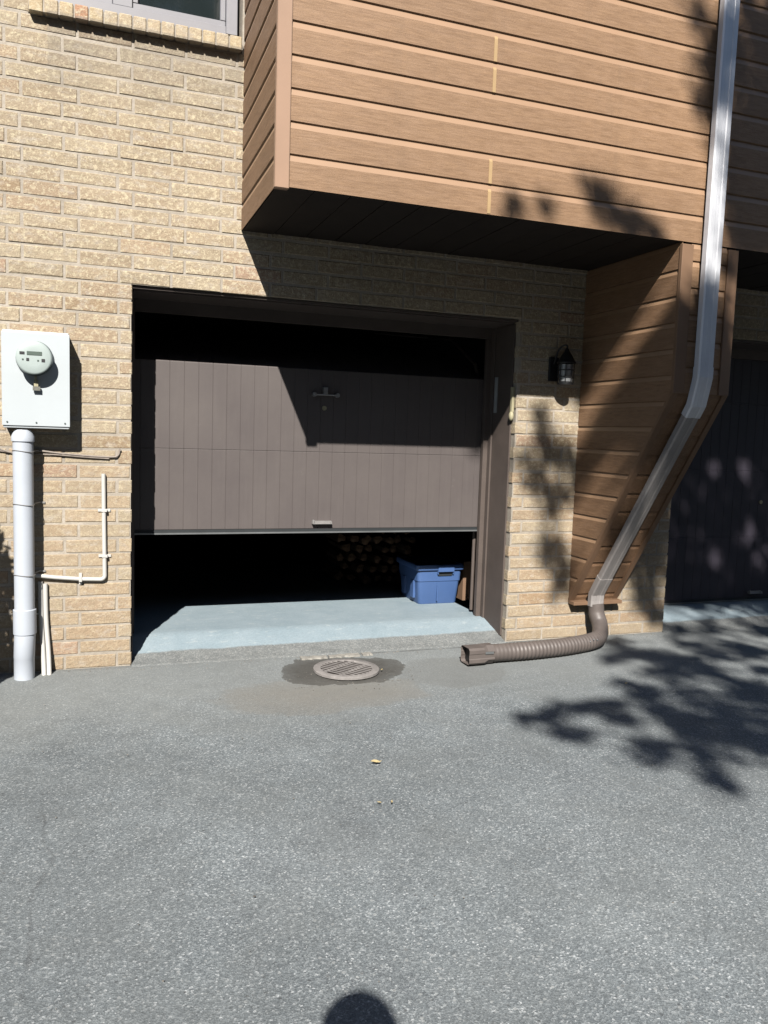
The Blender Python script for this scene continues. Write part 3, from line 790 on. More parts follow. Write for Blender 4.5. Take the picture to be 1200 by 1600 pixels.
# thin conduit with elbow and saddle clips
tc = mk('thin_conduit', 'slim white conduit bent in an L on the brick beside the garage', 'pipe', (-0.145, -0.012, 0.505))
bm = bmesh.new()
path = [(-0.150, -0.016, 1.097), (-0.147, -0.016, 0.80), (-0.143, -0.016, 0.53)] + [(-0.143-0.022*(1-math.cos(a)), -0.016, 0.53-0.022*math.sin(a)) for a in (0.4, 0.8, 1.2)] + [(-0.165, -0.016, 0.508), (-0.27, -0.016, 0.513), (-0.40, -0.016, 0.526), (-0.500, -0.022, 0.541)]
tube(bm, path, 0.0115, 12, Vector((0,1,0)))
part('tube', bm, M['pvc2'], tc, smooth=True)
for cx, cz, v in ((-0.146, 0.894, 1), (-0.143, 0.639, 1), (-0.27, 0.513, 0)):
    bm = bmesh.new()
    if v:
        add_box(bm, cx-0.033, cx+0.033, -0.008, -0.003, cz-0.008, cz+0.008); add_box(bm, cx-0.0145, cx+0.0145, -0.030, -0.0082, cz-0.008, cz+0.008)
    else:
        add_box(bm, cx-0.008, cx+0.008, -0.008, -0.003, cz-0.033, cz+0.033); add_box(bm, cx-0.008, cx+0.008, -0.030, -0.0082, cz-0.0145, cz+0.0145)
    bmesh.ops.bevel(bm, geom=bm.edges[:], offset=0.0012, segments=1, affect='EDGES')
    part('clip', bm, M['pvc2'], tc)
# two short tubes going down into the ground
tg = mk('cable_duct', 'pair of narrow white ducts rising from the asphalt beside the thick pipe', 'duct', (-0.45, -0.03, 0))
for k, dx in enumerate((0.0, 0.024)):
    bm = bmesh.new()
    p = [(-0.474+dx, -0.018, 0.505-0.012*k), (-0.472+dx*1.05, -0.020, 0.30), (-0.462+dx*1.1, -0.035, 0.12), (-0.456+dx*1.1, -0.075, -0.015)]
    tube(bm, catmull(p, 5), 0.0125, 12, Vector((1,0,0)))
    part('duct_tube', bm, M['pvc2'], tg, smooth=True)
# grey cable along the wall
bm = bmesh.new()
tube(bm, catmull([(-1.2, -0.010, 1.255), (-0.9, -0.008, 1.235), (-0.70, -0.010, 1.226), (-0.62, -0.012, 1.205), (-0.55, -0.012, 1.200), (-0.47, -0.014, 1.214), (-0.36, -0.013, 1.203), (-0.20, -0.012, 1.192), (-0.10, -0.010, 1.190), (-0.072, -0.010, 1.202), (-0.064, -0.008, 1.228)], 6), 0.0048, 8, Vector((0,1,0)))
tube(bm, catmull([(-1.2, -0.010, 1.240), (-0.68, -0.010, 1.212), (-0.58, -0.012, 1.185), (-0.50, -0.013, 1.196), (-0.40, -0.011, 1.196), (-0.25, -0.010, 1.186), (-0.12, -0.009, 1.180)], 6), 0.0035, 8, Vector((0,1,0)))
disc(bm, (-0.064, -0.014, 1.230), 0.007, (0, 1, 0), 10, 0.012)
tag(link('wall_cable', bm, M['cable'], smooth=True), 'thin grey cable strung along the brick under the meter cabinet', 'cable')

# wall lantern
lx, lz = 2.702, 1.73
lan = mk('wall_lantern', 'small black caged wall lantern with clear glass on the brick pier', 'wall lamp', (2.67, -0.003, 1.72))
bm = box_bm(2.622, 2.690, -0.022, -0.003, 1.748, 1.905, bev=0.006); part('back_plate', bm, M['black'], lan)
bm = bmesh.new(); ly = -0.095
tube(bm, catmull([(2.655, -0.02, 1.86), (2.665, -0.06, 1.955), (lx-0.004, ly, 1.978), (lx, ly, 1.93)], 6), 0.006, 8, Vector((1,0,0)))
part('arm', bm, M['black'], lan, smooth=True)
def lathe_z(bm, cx, cy, prof, n=20, caps=True):
    rings = [[bm.verts.new((cx+r*math.cos(2*math.pi*k/n), cy+r*math.sin(2*math.pi*k/n), z)) for k in range(n)] for z, r in prof]
    for i in range(len(rings)-1):
        for k in range(n): bm.faces.new((rings[i][k], rings[i][(k+1)%n], rings[i+1][(k+1)%n], rings[i+1][k]))
    if caps: bm.faces.new(rings[0]); bm.faces.new(rings[-1])
bm = bmesh.new(); lathe_z(bm, lx, ly, [(1.860, 0.062), (1.868, 0.063), (1.885, 0.050), (1.915, 0.034), (1.935, 0.020), (1.950, 0.012), (1.962, 0.006)])
part('cap', bm, M['black'], lan, smooth=True)
bm = bmesh.new(); lathe_z(bm, lx, ly, [(1.738, 0.036), (1.745, 0.043), (1.80, 0.045), (1.855, 0.045)])
part('glass', bm, M['lampglass'], lan, smooth=True)
bm = bmesh.new()
for k in range(8):
    a = 2*math.pi*k/8+0.2; tube(bm, [(lx+0.051*math.cos(a), ly+0.051*math.sin(a), 1.733), (lx+0.051*math.cos(a), ly+0.051*math.sin(a), 1.862)], 0.0028, 6)
for z in (1.735, 1.775, 1.818):
    tube(bm, [(lx+0.051*math.cos(a), ly+0.051*math.sin(a), z) for a in [2*math.pi*k/24 for k in range(25)]], 0.0028, 6, Vector((0,0,1)))
lathe_z(bm, lx, ly, [(1.720, 0.030), (1.724, 0.052), (1.732, 0.053), (1.737, 0.040)])
part('cage', bm, M['black'], lan)

# fittings on the right jamb
tag(link('wall_plate', box_bm(2.383, 2.3893, 0.245, 0.285, 1.535, 1.775, bev=0.001), M['plate']), 'narrow grey plate on the shaded jamb right of the raised door', 'plate')
df = mk('doorbell_fitting', 'slim pale yellowish fitting at the brick edge below the lamp', 'fitting', (2.39, 0.035, 1.5))
part('strip', box_bm(2.379, 2.397, 0.020, 0.048, 1.535, 1.700, bev=0.003), M['pale'], df)
bm = bmesh.new(); bmesh.ops.create_uvsphere(bm, u_segments=14, v_segments=10, radius=0.021); bmesh.ops.scale(bm, verts=bm.verts, vec=(0.75, 1, 1.5)); bmesh.ops.translate(bm, verts=bm.verts, vec=(2.383, 0.03, 1.51))
part('knob', bm, M['pale'], df, smooth=True)

# ------------------------------------------------------------------ downspout
ds = mk('downspout', 'light metal downspout down the siding chase ending in a brown corrugated hose', 'downspout', (3.05, -0.1, 0))
def rectp(w, d, c=0.008):
    return [(w/2, -d/2+c), (w/2, d/2-c), (w/2-c, d/2), (w*0.17, d/2), (w*0.12, d/2-0.003), (-w*0.12, d/2-0.003), (-w*0.17, d/2), (-w/2+c, d/2), (-w/2, d/2-c), (-w/2, -d/2+c), (-w/2+c, -d/2), (-w*0.17, -d/2), (-w*0.12, -d/2+0.003), (w*0.12, -d/2+0.003), (w*0.17, -d/2), (w/2-c, -d/2)]
gap = 0.034
Ptop = Vector((3.061, -D-gap, 5.7)); E1 = Vector((3.046, -D-gap, 1.715))
q = P0 + sl_n*gap
E1b = Vector((3.046, q.y+sl_dir.y*0.03, q.z+sl_dir.z*0.03))
tend = (-0.115-q.y)/sl_dir.y
E2 = Vector((3.036, q.y+sl_dir.y*tend, q.z+sl_dir.z*tend))
bm = bmesh.new()
sweep(bm, [Ptop, Vector((3.046,-D-gap,1.80))], lambda i, t: rectp(0.104, 0.050), Vector((1,0,0)))
part('upper_pipe', bm, M['spout'], ds)
bm = bmesh.new()
sweep(bm, [Vector((3.046,-D-gap,1.80)), E1+Vector((0,0,0.03)), E1+Vector((0,0.010,-0.015)), E1b+sl_dir*0.03, E1b+sl_dir*0.10], lambda i, t: rectp(0.109, 0.055), Vector((1,0,0)))
part('elbow', bm, M['spout'], ds)
bm = bmesh.new()
sweep(bm, [E1b+sl_dir*0.09, E2-sl_dir*0.06], lambda i, t: rectp(0.100, 0.048), Vector((1,0,0)))
part('sloping_pipe', bm, M['spout2'], ds, label='taupe grey sloping length of the downspout')
bm = bmesh.new()
sweep(bm, [E2-sl_dir*0.12, E2-sl_dir*0.04, E2+Vector((0,0.018,-0.03)), E2+Vector((0,0.022,-0.075)), E2+Vector((0,0.022,-0.115))], lambda i, t: rectp(0.104, 0.053), Vector((1,0,0)))
part('elbow', bm, M['spout2'], ds)
# clamp strap
for zz in (3.2,):
    part('strap', box_bm(2.985, 3.125, -D-gap-0.042, -D-0.008, zz, zz+0.02), M['spout'], ds) if False else None
# adapter and corrugated hose
ez = E2.z-0.10
bm = bmesh.new()
hp = catmull([(3.038, E2.y+0.022, ez), (3.042, E2.y+0.012, ez-0.07), (3.043, E2.y-0.03, ez-0.135), (2.985, E2.y-0.115, 0.068), (2.86, E2.y-0.205, 0.060), (2.62, E2.y-0.270, 0.058), (2.35, E2.y-0.300, 0.058), (2.06, E2.y-0.305, 0.058)], 8)
# resample evenly
L = [0]
for i in range(1, len(hp)): L.append(L[-1]+(hp[i]-hp[i-1]).length)
def at_len(s):
    for i in range(1, len(hp)):
        if L[i] >= s: return hp[i-1].lerp(hp[i], (s-L[i-1])/(L[i]-L[i-1]))
    return hp[-1]
NS = int(L[-1]/0.0046); rp = [at_len(L[-1]*i/NS) for i in range(NS+1)]
def hr(i, t):
    s = t*L[-1]; ph = (s % 0.0275)/0.0275
    rib = 0.0021*max(-1, min(1, 1.8*math.sin(2*math.pi*ph)))
    return 0.0535 + rib*max(0.0, min(1.0, (s-0.30)/0.15))*min(1.0, max(0.3, (L[-1]-0.05-s)/0.15))
tube(bm, rp, hr, 20, Vector((1,0,0)))
part('corrugated_hose', bm, M['hose'], ds, smooth=True)
bm = bmesh.new()
ye = E2.y-0.305
sweep(bm, [(2.075, ye, 0.060), (2.03, ye-0.001, 0.060), (2.005, ye-0.002, 0.058), (1.90, ye-0.006, 0.058)], lambda i, t: rectp(0.100, 0.112, 0.012) if i > 1 else rectp(0.112, 0.112, 0.03), Vector((0,0,1)), caps=False)
part('outlet', bm, M['hose'], ds)
bm = bmesh.new()
sweep(bm, [(1.99, ye-0.002, 0.058), (1.93, ye-0.005, 0.058)], lambda i, t: rectp(0.094, 0.106, 0.012), Vector((0,0,1)))
part('outlet_dark_plug', bm, M['black'], ds)  # black plug in place of the shaded inside of the outlet
part('screw_patch', box_bm(2.01, 2.065, ye-0.0605, ye-0.0572, 0.070, 0.084), M['alu'], ds)
for k in range(3):
    bm = bmesh.new(); bmesh.ops.create_uvsphere(bm, u_segments=8, v_segments=6, radius=0.005)
    bmesh.ops.translate(bm, verts=bm.verts, vec=(2.80+0.035*k, E2.y-0.282+0.012*k, 0.082+0.006*(k%2)))
    part('screw', bm, M['alu'], ds)

# ------------------------------------------------------------------ drain grate
gr = mk('drain_grate', 'round rusty cast iron drain grate set in the asphalt', 'drain', (1.168, -0.382, 0))
gx, gy, gR = 1.168, -0.382, 0.190
bm = bmesh.new(); n = 48
lathe_z(bm, gx, gy, [(0.004, gR+0.001), (0.016, gR), (0.019, gR-0.004), (0.019, gR-0.040), (0.015, gR-0.043), (0.006, gR-0.044)], n, caps=False)
part('rim', bm, M['iron'], gr, smooth=True)
bm = bmesh.new(); disc(bm, (gx, gy, 0.0035), gR-0.042, (0, 0, 1), 48, 0.003); part('pit', bm, M['pit'], gr)
bm = bmesh.new(); ri = gR-0.041
ang = math.radians(128); u = Vector((math.cos(ang), math.sin(ang), 0)); v = Vector((-math.sin(ang), math.cos(ang), 0))
o_ = Vector((gx, gy, 0))
def obox(c0, c1, hw):
    q = [c0+v*hw, c0-v*hw, c1-v*hw, c1+v*hw]
    a = [bm.verts.new(p+Vector((0,0,0.005))) for p in q]; b = [bm.verts.new(p+Vector((0,0,0.018))) for p in q]
    bm.faces.new(b)
    for i in range(4): bm.faces.new((a[i], a[(i+1)%4], b[(i+1)%4], b[i])).material_index = 1  # iron bar sides coloured dark in place of slot shade
k = -6
while k <= 6:
    off = k*0.029
    if abs(off) < ri-0.004:
        h = math.sqrt(ri*ri-off*off)
        obox(o_+v*off-u*h, o_+v*off+u*h, 0.0080)
    k += 1
bars = part('bars', bm, [M['iron'], M['pit']], gr)
bm = bmesh.new()
for offu in (-0.052, 0.052):
    h = math.sqrt(ri*ri-offu*offu); c = o_+u*offu
    q = [c-v*h-u*0.009, c-v*h+u*0.009, c+v*h+u*0.009, c+v*h-u*0.009]
    a = [bm.verts.new(p+Vector((0,0,0.004))) for p in q]; b = [bm.verts.new(p+Vector((0,0,0.0172))) for p in q]
    bm.faces.new(b); [bm.faces.new((a[i], a[(i+1)%4], b[(i+1)%4], b[i])) for i in range(4)]
part('cross_bars', bm, M['iron'], gr)

# ------------------------------------------------------------------ blue tub
tb = mk('storage_tub', 'open blue plastic storage tub just inside the garage', 'storage tub', (2.25, 1.0, 0.1))
def tubring(x0, x1, y0, y1, z, r=0.03, n=4):
    pts = []
    for cx, cy, a0 in ((x1-r, y1-r, 0), (x0+r, y1-r, 90), (x0+r, y0+r, 180), (x1-r, y0+r, 270)):
        for k in range(n+1):
            a = math.radians(a0+90*k/n); pts.append((cx+r*math.cos(a), cy+r*math.sin(a), z))
    return pts
def skin_rings(bm, rings, close_first=False, close_last=False):
    R_ = [[bm.verts.new(p) for p in r] for r in rings]; m = len(R_[0])
    for i in range(len(R_)-1):
        for j in range(m): bm.faces.new((R_[i][j], R_[i][(j+1)%m], R_[i+1][(j+1)%m], R_[i+1][j]))
    if close_first: bm.faces.new(R_[0])
    if close_last: bm.faces.new(R_[-1])
bx0, bx1, by0, by1 = 2.097, 2.405, 0.80, 1.17
def grow(g, z, r=0.03): return tubring(bx0-g*0.9, bx1+g*0.9, by0-g, by1+g, z, r)
bm = bmesh.new()
skin_rings(bm, [grow(0.0, 0.1005), grow(0.003, 0.108), grow(0.019, 0.275), grow(0.024, 0.277), grow(0.030, 0.375), grow(0.020, 0.375), grow(0.012, 0.27), grow(-0.006, 0.112)], True, True)
part('tub_body', bm, M['blue'], tb, smooth=True)
bm = bmesh.new()
skin_rings(bm, [grow(0.0305, 0.362), grow(0.043, 0.362), grow(0.046, 0.366), grow(0.046, 0.397), grow(0.042, 0.402), grow(0.026, 0.402), grow(0.0305, 0.374)])
part('tub_rim', bm, M['blue'], tb, smooth=True)
bm = bmesh.new()
add_box(bm, 2.225, 2.355, by0-0.056, by0-0.0475, 0.350, 0.396); add_box(bm, 2.225, 2.232, by0-0.0472, by0-0.030, 0.330, 0.362); add_box(bm, 2.348, 2.355, by0-0.0472, by0-0.030, 0.330, 0.362)
bmesh.ops.bevel(bm, geom=bm.edges[:], offset=0.002, segments=2, affect='EDGES')
part('handle', bm, M['blue'], tb)
part('handle_shade_plate', box_bm(2.234, 2.346, by0-0.0335, by0-0.026, 0.318, 0.350), M['seal'], tb)  # dark plate in place of the shade under the handle
bm = bmesh.new()
for x in (2.235,): add_box(bm, x-0.003, x+0.003, by0-0.0235, by0-0.010, 0.125, 0.272)
part('rib', bm, M['blue'], tb)
for yy in (0.89, 1.07): part('rib', box_bm(bx0-0.026, bx0-0.008, yy-0.03, yy+0.03, 0.14, 0.272), M['blue'], tb)

# cardboard box beside the tub
cb = mk('cardboard_box', 'brown cardboard box standing between the blue tub and the jamb', 'box', (2.53, 1.0, 0.1))
part('box_body', box_bm(2.485, 2.590, 0.86, 1.22, 0.101, 0.372, bev=0.002), M['cardboard'], cb)
bm = box_bm(2.486, 2.589, 0.861, 0.865, 0.3725, 0.405, bev=0.001)
part('flap', bm, M['cardboard'], cb)

# firewood stack: each log its own thing
rows = 10
li = 0
R3 = random.Random(5)
for r_ in range(rows):
    nrow = 7 if r_ % 2 == 0 else 6
    for k in range(nrow):
        rad = R3.uniform(0.032, 0.047)
        cx = 1.76+0.096*k+(0.048 if r_ % 2 else 0)+R3.uniform(-0.006, 0.006)
        cz = 0.148+0.083*r_
        y0 = 1.62+R3.uniform(-0.08, 0.05)+0.05*max(0, 3-k); ln = 0.42
        bm = bmesh.new(); nn = 9
        jit = [R3.uniform(0.55, 1.10) for _ in range(nn)]
        a = [bm.verts.new((rad*jit[i]*math.cos(2*math.pi*i/nn), 0, rad*jit[i]*math.sin(2*math.pi*i/nn))) for i in range(nn)]
        b = [bm.verts.new((rad*jit[i]*math.cos(2*math.pi*i/nn), ln, rad*jit[i]*math.sin(2*math.pi*i/nn))) for i in range(nn)]
        f1 = bm.faces.new(a); bm.faces.new(b[::-1])
        for i in range(nn):
            f = bm.faces.new((a[i], a[(i+1)%nn], b[(i+1)%nn], b[i])); f.material_index = 1
        o = link('firewood_log', bm, [M['log_end'], M['bark']]); o.location = (cx, y0, cz)
        tag(o, 'split firewood log in the stack in the dark garage', 'log', 'stacked firewood logs')

# grit that collects at the foot of the walls and round the drain
bm = bmesh.new(); rg = random.Random(21)
def stone(x, y, z, r):
    m4 = Matrix.Translation((x, y, z+r*0.25)) @ Matrix.Rotation(rg.uniform(0, 6), 4, 'Z') @ Matrix.Diagonal((r*rg.uniform(0.8, 1.5), r, r*0.6, 1))
    bmesh.ops.create_icosphere(bm, subdivisions=1, radius=1.0, matrix=m4)
for _ in range(260):
    seg = rg.choice(((-0.72, -0.02), (-0.02, W), (-0.02, W), (W, N0), (W, N0), (N0, 5.0)))
    x = rg.uniform(*seg); stone(x, -0.012-abs(rg.gauss(0, 0.035)) - (0.045 if (0 < x < W or x > N0) else 0), 0.0, rg.uniform(0.0012, 0.0045))
for _ in range(90):
    a = rg.uniform(0, 6.283); q_ = rg.uniform(0.21, 0.45); stone(1.168+q_*math.cos(a), -0.40+0.8*q_*math.sin(a) if math.sin(a) < 0.3 else -0.62, 0.0, rg.uniform(0.001, 0.0035))
for _ in range(110): stone(rg.uniform(-0.6, 3.4), rg.uniform(-3.0, -0.5), 0.003, rg.uniform(0.0012, 0.0035))
tag(link('grit', bm, M['gritm']), 'loose grey grit scattered along the foot of the walls and over the asphalt', 'grit', kind='stuff')

# fallen leaves
def leaf(x, y, s, rz, label):
    bm = bmesh.new()
    pts = [(-1,0,0.12),(-0.5,0.33,0.3),(0.1,0.40,0.25),(0.7,0.2,0.1),(1.1,0,0.3),(0.7,-0.2,0.05),(0.1,-0.4,0.12),(-0.5,-0.3,0.2)]
    v = [bm.verts.new((a*s, b*s, c*s+0.004)) for a, b, c in pts]; c0 = bm.verts.new((0,0,0.002))
    for i in range(8): bm.faces.new((v[i], v[(i+1)%8], c0))
    g_ = bmesh.ops.extrude_face_region(bm, geom=bm.faces[:]); bmesh.ops.translate(bm, verts=[e for e in g_['geom'] if isinstance(e, bmesh.types.BMVert)], vec=(0,0,0.0012))
    o = link('fallen_leaf', bm, M['leafdry']); o.location = (x, y, 0.008); o.rotation_euler = (0,0,rz)
    tag(o, label, 'leaf', 'fallen leaves on the asphalt')
leaf(0.898, -1.68, 0.022, 0.4-0.7, 'larger pale yellow dry leaf lying on the asphalt')
leaf(0.836, -2.04, 0.010, 1.2, 'tiny curled dry leaf nearest the camera')
leaf(0.79, -2.03, 0.009, 2.4, 'tiny dry leaf just left of the curled one')
leaf(1.36, -0.45, 0.012, 0.9, 'small dry leaf on the damp patch beside the drain grate')
for i, (x, y) in enumerate(((2.62, -1.02),)):
    leaf(x, y, 0.012, 0.3+i, 'small dark dry leaf in front of the hose')

# ------------------------------------------------------------------ trees that shade the right side (behind the viewer)
SUNN = SUN.normalized()
def upsun(p, t): return Vector(p) - SUNN*t
leaf_me = []
def crown(bm, clumps, leaf_s, rnd):
    for (c, rad, cnt) in clumps:
        c = Vector(c)
        for _ in range(cnt):
            g3 = Vector((rnd.gauss(0, 1), rnd.gauss(0, 1), rnd.gauss(0, 1)))
            p = c + Vector((g3.x*rad[0], g3.y*rad[1], g3.z*rad[2]))
            h_ = p + SUN*(0.4-p.y)
            if any((h_.x-a)**2+(h_.z-b)**2 < (r_*1.0)**2 for a, b, r_, _y in HOLES): continue      # gaps in the crown
            n_ = Vector((rnd.gauss(0, 1), rnd.gauss(0, 1), rnd.gauss(0, 1)+0.6)).normalized()
            a = n_.orthogonal().normalized(); a.rotate(Matrix.Rotation(rnd.uniform(0, 6.28), 3, n_)); b = n_.cross(a)
            s = leaf_s*rnd.uniform(0.6, 1.2)
            bm.faces.new([bm.verts.new(q) for q in (p-a*s, p+b*s*0.45-a*s*0.1, p+a*s, p-b*s*0.45-a*s*0.1)])
rt_ = random.Random(11)
cl = []
def ground_shadow(x, y, r, cnt, z=0.0, t=None):
    t = t or rt_.uniform(10.0, 12.5)
    cl.append((upsun((x, y, z), t), (r, r*0.9, r*0.7), cnt))
def wall_shadow(x, z, r, cnt, y=0.0, t=None):
    t = t or rt_.uniform(10.0, 12.5)
    cl.append((upsun((x, y, z), t), (r, r*0.9, r*0.7), cnt))
# __SHADOWS__
SH_G = [(1.85,-1.36,0.05),(1.94,-1.31,0.04),(2.05,-1.28,0.04),(2.14,-1.28,0.04),(2.25,-1.27,0.05),(2.34,-1.27,0.05),(1.86,-1.57,0.04),(1.92,-1.60,0.04),
 (2.27,-1.50,0.05),(2.27,-1.43,0.04),(2.12,-1.88,0.06),(2.18,-1.77,0.04),(2.66,-0.98,0.05),(2.63,-1.13,0.05),(2.60,-1.26,0.06),(2.55,-1.42,0.06),
 (2.88,-1.21,0.08),(2.56,-1.52,0.06),(2.54,-1.73,0.09),(2.58,-1.62,0.07),(2.34,-1.94,0.07),(2.17,-2.22,0.05),(2.25,-2.12,0.04),(2.81,-1.71,0.10),
 (2.72,-1.92,0.10),(3.25,-1.34,0.09),(3.16,-0.20,0.06),(2.87,-0.54,0.05),(3.09,-0.43,0.06),(3.16,-0.54,0.08),(3.03,-0.86,0.08),(3.65,-0.31,0.08),
 (3.30,-0.64,0.08),(3.28,-0.87,0.09),(3.61,-0.63,0.08),(3.92,-0.51,0.08),(3.95,-0.63,0.08),(4.09,-0.04,0.07),(3.84,0.01,0.06),(3.26,-1.17,0.07),
 (2.86,-1.50,0.08),(4.51,-0.13,0.06),(3.64,-1.00,0.06),(3.08,-1.56,0.10),
 (4.3,-0.9,0.16),(4.3,-1.4,0.2),(3.8,-1.7,0.18),(4.6,-0.6,0.16)]   # x, y, radius of each shaded patch of ground
SH_W = [(2.51,1.21,0.05,0.00),(2.69,1.24,0.06,0.00),(2.58,1.05,0.05,0.00),(2.77,0.98,0.05,0.00),(2.71,0.88,0.05,0.00),(2.62,1.35,0.05,0.00),(2.80,1.27,0.05,0.00),(2.73,0.58,0.06,0.00),
 (2.82,0.45,0.05,0.00),(2.79,0.32,0.04,0.00),(2.71,0.66,0.04,0.00),(2.58,1.53,0.04,0.00),(3.45,0.51,0.08,0.00),(3.52,0.65,0.08,0.00),(3.51,0.28,0.07,0.00),(3.62,0.51,0.07,0.00),
 (3.60,0.74,0.07,0.00),(3.64,0.92,0.06,0.00),(3.62,0.13,0.06,0.00),
 (2.95,3.45,0.05,-0.94),(3.01,3.34,0.06,-0.94),(2.99,3.24,0.05,-0.94),(2.89,3.70,0.05,-0.94),(2.29,2.70,0.04,-0.94),(2.35,2.64,0.05,-0.94),(2.46,2.58,0.06,-0.94),(2.58,2.53,0.05,-0.94),
 (2.71,2.51,0.04,-0.94),(1.82,2.55,0.04,-0.94),(2.01,2.55,0.03,-0.94),(3.32,3.63,0.10,-0.94),(3.26,3.76,0.08,-0.94),(3.32,3.36,0.12,-0.94),(3.25,3.11,0.09,-0.94),(3.37,3.13,0.10,-0.94),
 (3.27,2.90,0.10,-0.94),(3.42,2.85,0.10,-0.94),(3.27,2.69,0.09,-0.94),(3.42,2.64,0.10,-0.94),(3.31,2.54,0.06,-0.94),(3.06,3.52,0.06,-0.94),(3.10,3.59,0.06,-0.94),(3.15,3.43,0.05,-0.94),
 (2.90,2.06,0.06,-0.94),(2.91,1.91,0.06,-0.94),(2.94,1.77,0.06,-0.94),(3.05,2.17,0.06,-0.94),(3.04,2.03,0.08,-0.94),(3.05,1.89,0.08,-0.94),(3.19,1.86,0.08,-0.94),(3.19,2.08,0.06,-0.94),
 (3.22,1.72,0.07,-0.94),(3.06,1.71,0.07,-0.94),(3.21,2.37,0.05,-0.94),
 (2.88,1.99,0.06,-0.87),(2.88,1.91,0.07,-0.79),(2.88,1.82,0.07,-0.70),(2.88,1.71,0.08,-0.60),(2.88,1.60,0.08,-0.49),(2.88,1.49,0.08,-0.39),(2.88,1.36,0.07,-0.28),(2.88,1.23,0.06,-0.19),
 (2.88,1.70,0.06,-0.84),(2.88,1.56,0.06,-0.71),
 (4.36,2.03,0.12,0.40),(4.74,2.06,0.15,0.40),(4.26,1.73,0.15,0.40),(4.65,1.65,0.18,0.40),(4.23,1.39,0.15,0.40),(4.54,1.40,0.15,0.40),(4.87,1.35,0.15,0.40),(4.13,1.09,0.13,0.40),
 (4.52,0.94,0.16,0.40),(4.92,0.89,0.14,0.40),(4.16,0.73,0.13,0.40),(4.48,0.68,0.12,0.40),(4.13,0.43,0.13,0.40),(4.69,0.47,0.10,0.40),(4.99,0.20,0.14,0.40),(4.33,0.22,0.14,0.40),
 (4.66,0.15,0.14,0.40),(4.15,0.17,0.10,0.40),
 (3.6,3.1,0.16,-0.94),(3.6,3.6,0.18,-0.94),(3.7,2.7,0.12,-0.94),(3.0,1.1,0.07,-0.45),(3.1,1.3,0.08,-0.6),(3.2,1.0,0.08,-0.4),(3.05,0.7,0.06,-0.25)]   # x, z, radius, y
HOLES = [(4.42,1.17,0.06,0.40),(4.71,1.17,0.07,0.40),(4.82,0.65,0.07,0.40),(4.68,0.60,0.05,0.40),(4.48,0.44,0.06,0.40),(4.91,0.45,0.05,0.40)]
for x, y, r in SH_G: ground_shadow(x, y, r, int(19000*r*r)+6)
for x, z, r, y in SH_W: wall_shadow(x, z, r, int(19000*r*r)+6, y)
tree = mk('shade_tree', 'tall broad-leaved tree standing in the yard behind the photographer', 'tree', (2.6, -10.2, 0))
bm = bmesh.new()
crown(bm, cl, 0.052, rt_)
# the rest of the crown, whose shade falls right of the picture
far = []
for _ in range(60):
    base = (rt_.uniform(4.8, 9.0), rt_.uniform(-3.0, 1.0), 0) if rt_.random() < 0.6 else (rt_.uniform(4.6, 8.0), 0, rt_.uniform(0.5, 4.5))
    far.append((upsun(base, rt_.uniform(9.5, 13.0)), (0.35, 0.35, 0.28), 150))
crown(bm, far, 0.075, rt_)
part('crown', bm, M['leaf'], tree)
bm = bmesh.new()
tr = Vector((2.6, -10.2, 0))
tube(bm, [tr, tr+Vector((0.02,0.03,1.2)), tr+Vector((0.1,0.05,2.6)), tr+Vector((0.0,0.1,4.0)), tr+Vector((0.12,0.2,5.4)), tr+Vector((0.1,0.3,7.0)), tr+Vector((0.1,0.2,9.0))], lambda i, t: 0.24*(1-t)**0.8+0.02, 12)
part('trunk', bm, M['bark'], tree, smooth=True)
allc = cl+far
for (c, rad, cnt) in allc[::9]:
    c = Vector(c)
    h = max(3.2, c.z-2.6); s = tr+Vector((0.08, 0.15, min(h, 8.0)))
    bm = bmesh.new(); mid = s.lerp(c, 0.5)+Vector((0, 0, 0.15))
    tube(bm, [s, mid, c], lambda i, t: 0.05*(1-t)+0.006, 6)
    part('branch', bm, M['bark'], tree)

# unseen row added behind the photographer: hides the low sky from the garages
op = mk('sky_block_row', 'unseen brown brick row house added behind the photographer to block low sky', 'house', (0, -22, 0))
bm = bmesh.new(); add_box(bm, -26, 30, -27, -17.0, 0, 10.2)
part('wall', bm, M['opp'], op)
bm = bmesh.new()
vv = [bm.verts.new(p) for p in ((-26.4,-16.6,10.201),(30.4,-16.6,10.201),(30.4,-22,12.4),(-26.4,-22,12.4),(30.4,-27.4,10.201),(-26.4,-27.4,10.201))]
for f in ((0,1,2,3),(3,2,4,5),(0,3,5),(1,4,2),(0,5,4,1)): bm.faces.new([vv[i] for i in f])
part('roof', bm, M['roof'], op)
for k in range(9):
    for zz, hh in ((3.6, 1.3), (6.0, 1.3)):
        x = -23+6.2*k
        wq = part('window', box_bm(x, x+1.6, -17.02, -16.94, zz, zz+hh), M['winframe'], op)
        part('pane', box_bm(x+0.08, x+1.52, -16.97, -16.93, zz+0.08, zz+hh-0.08), M['glass'], wq)
    part('garage_door', box_bm(-22.6+6.2*k, -20.2+6.2*k, -17.04, -16.95, 0.02, 2.13), M['door_dark'], op)

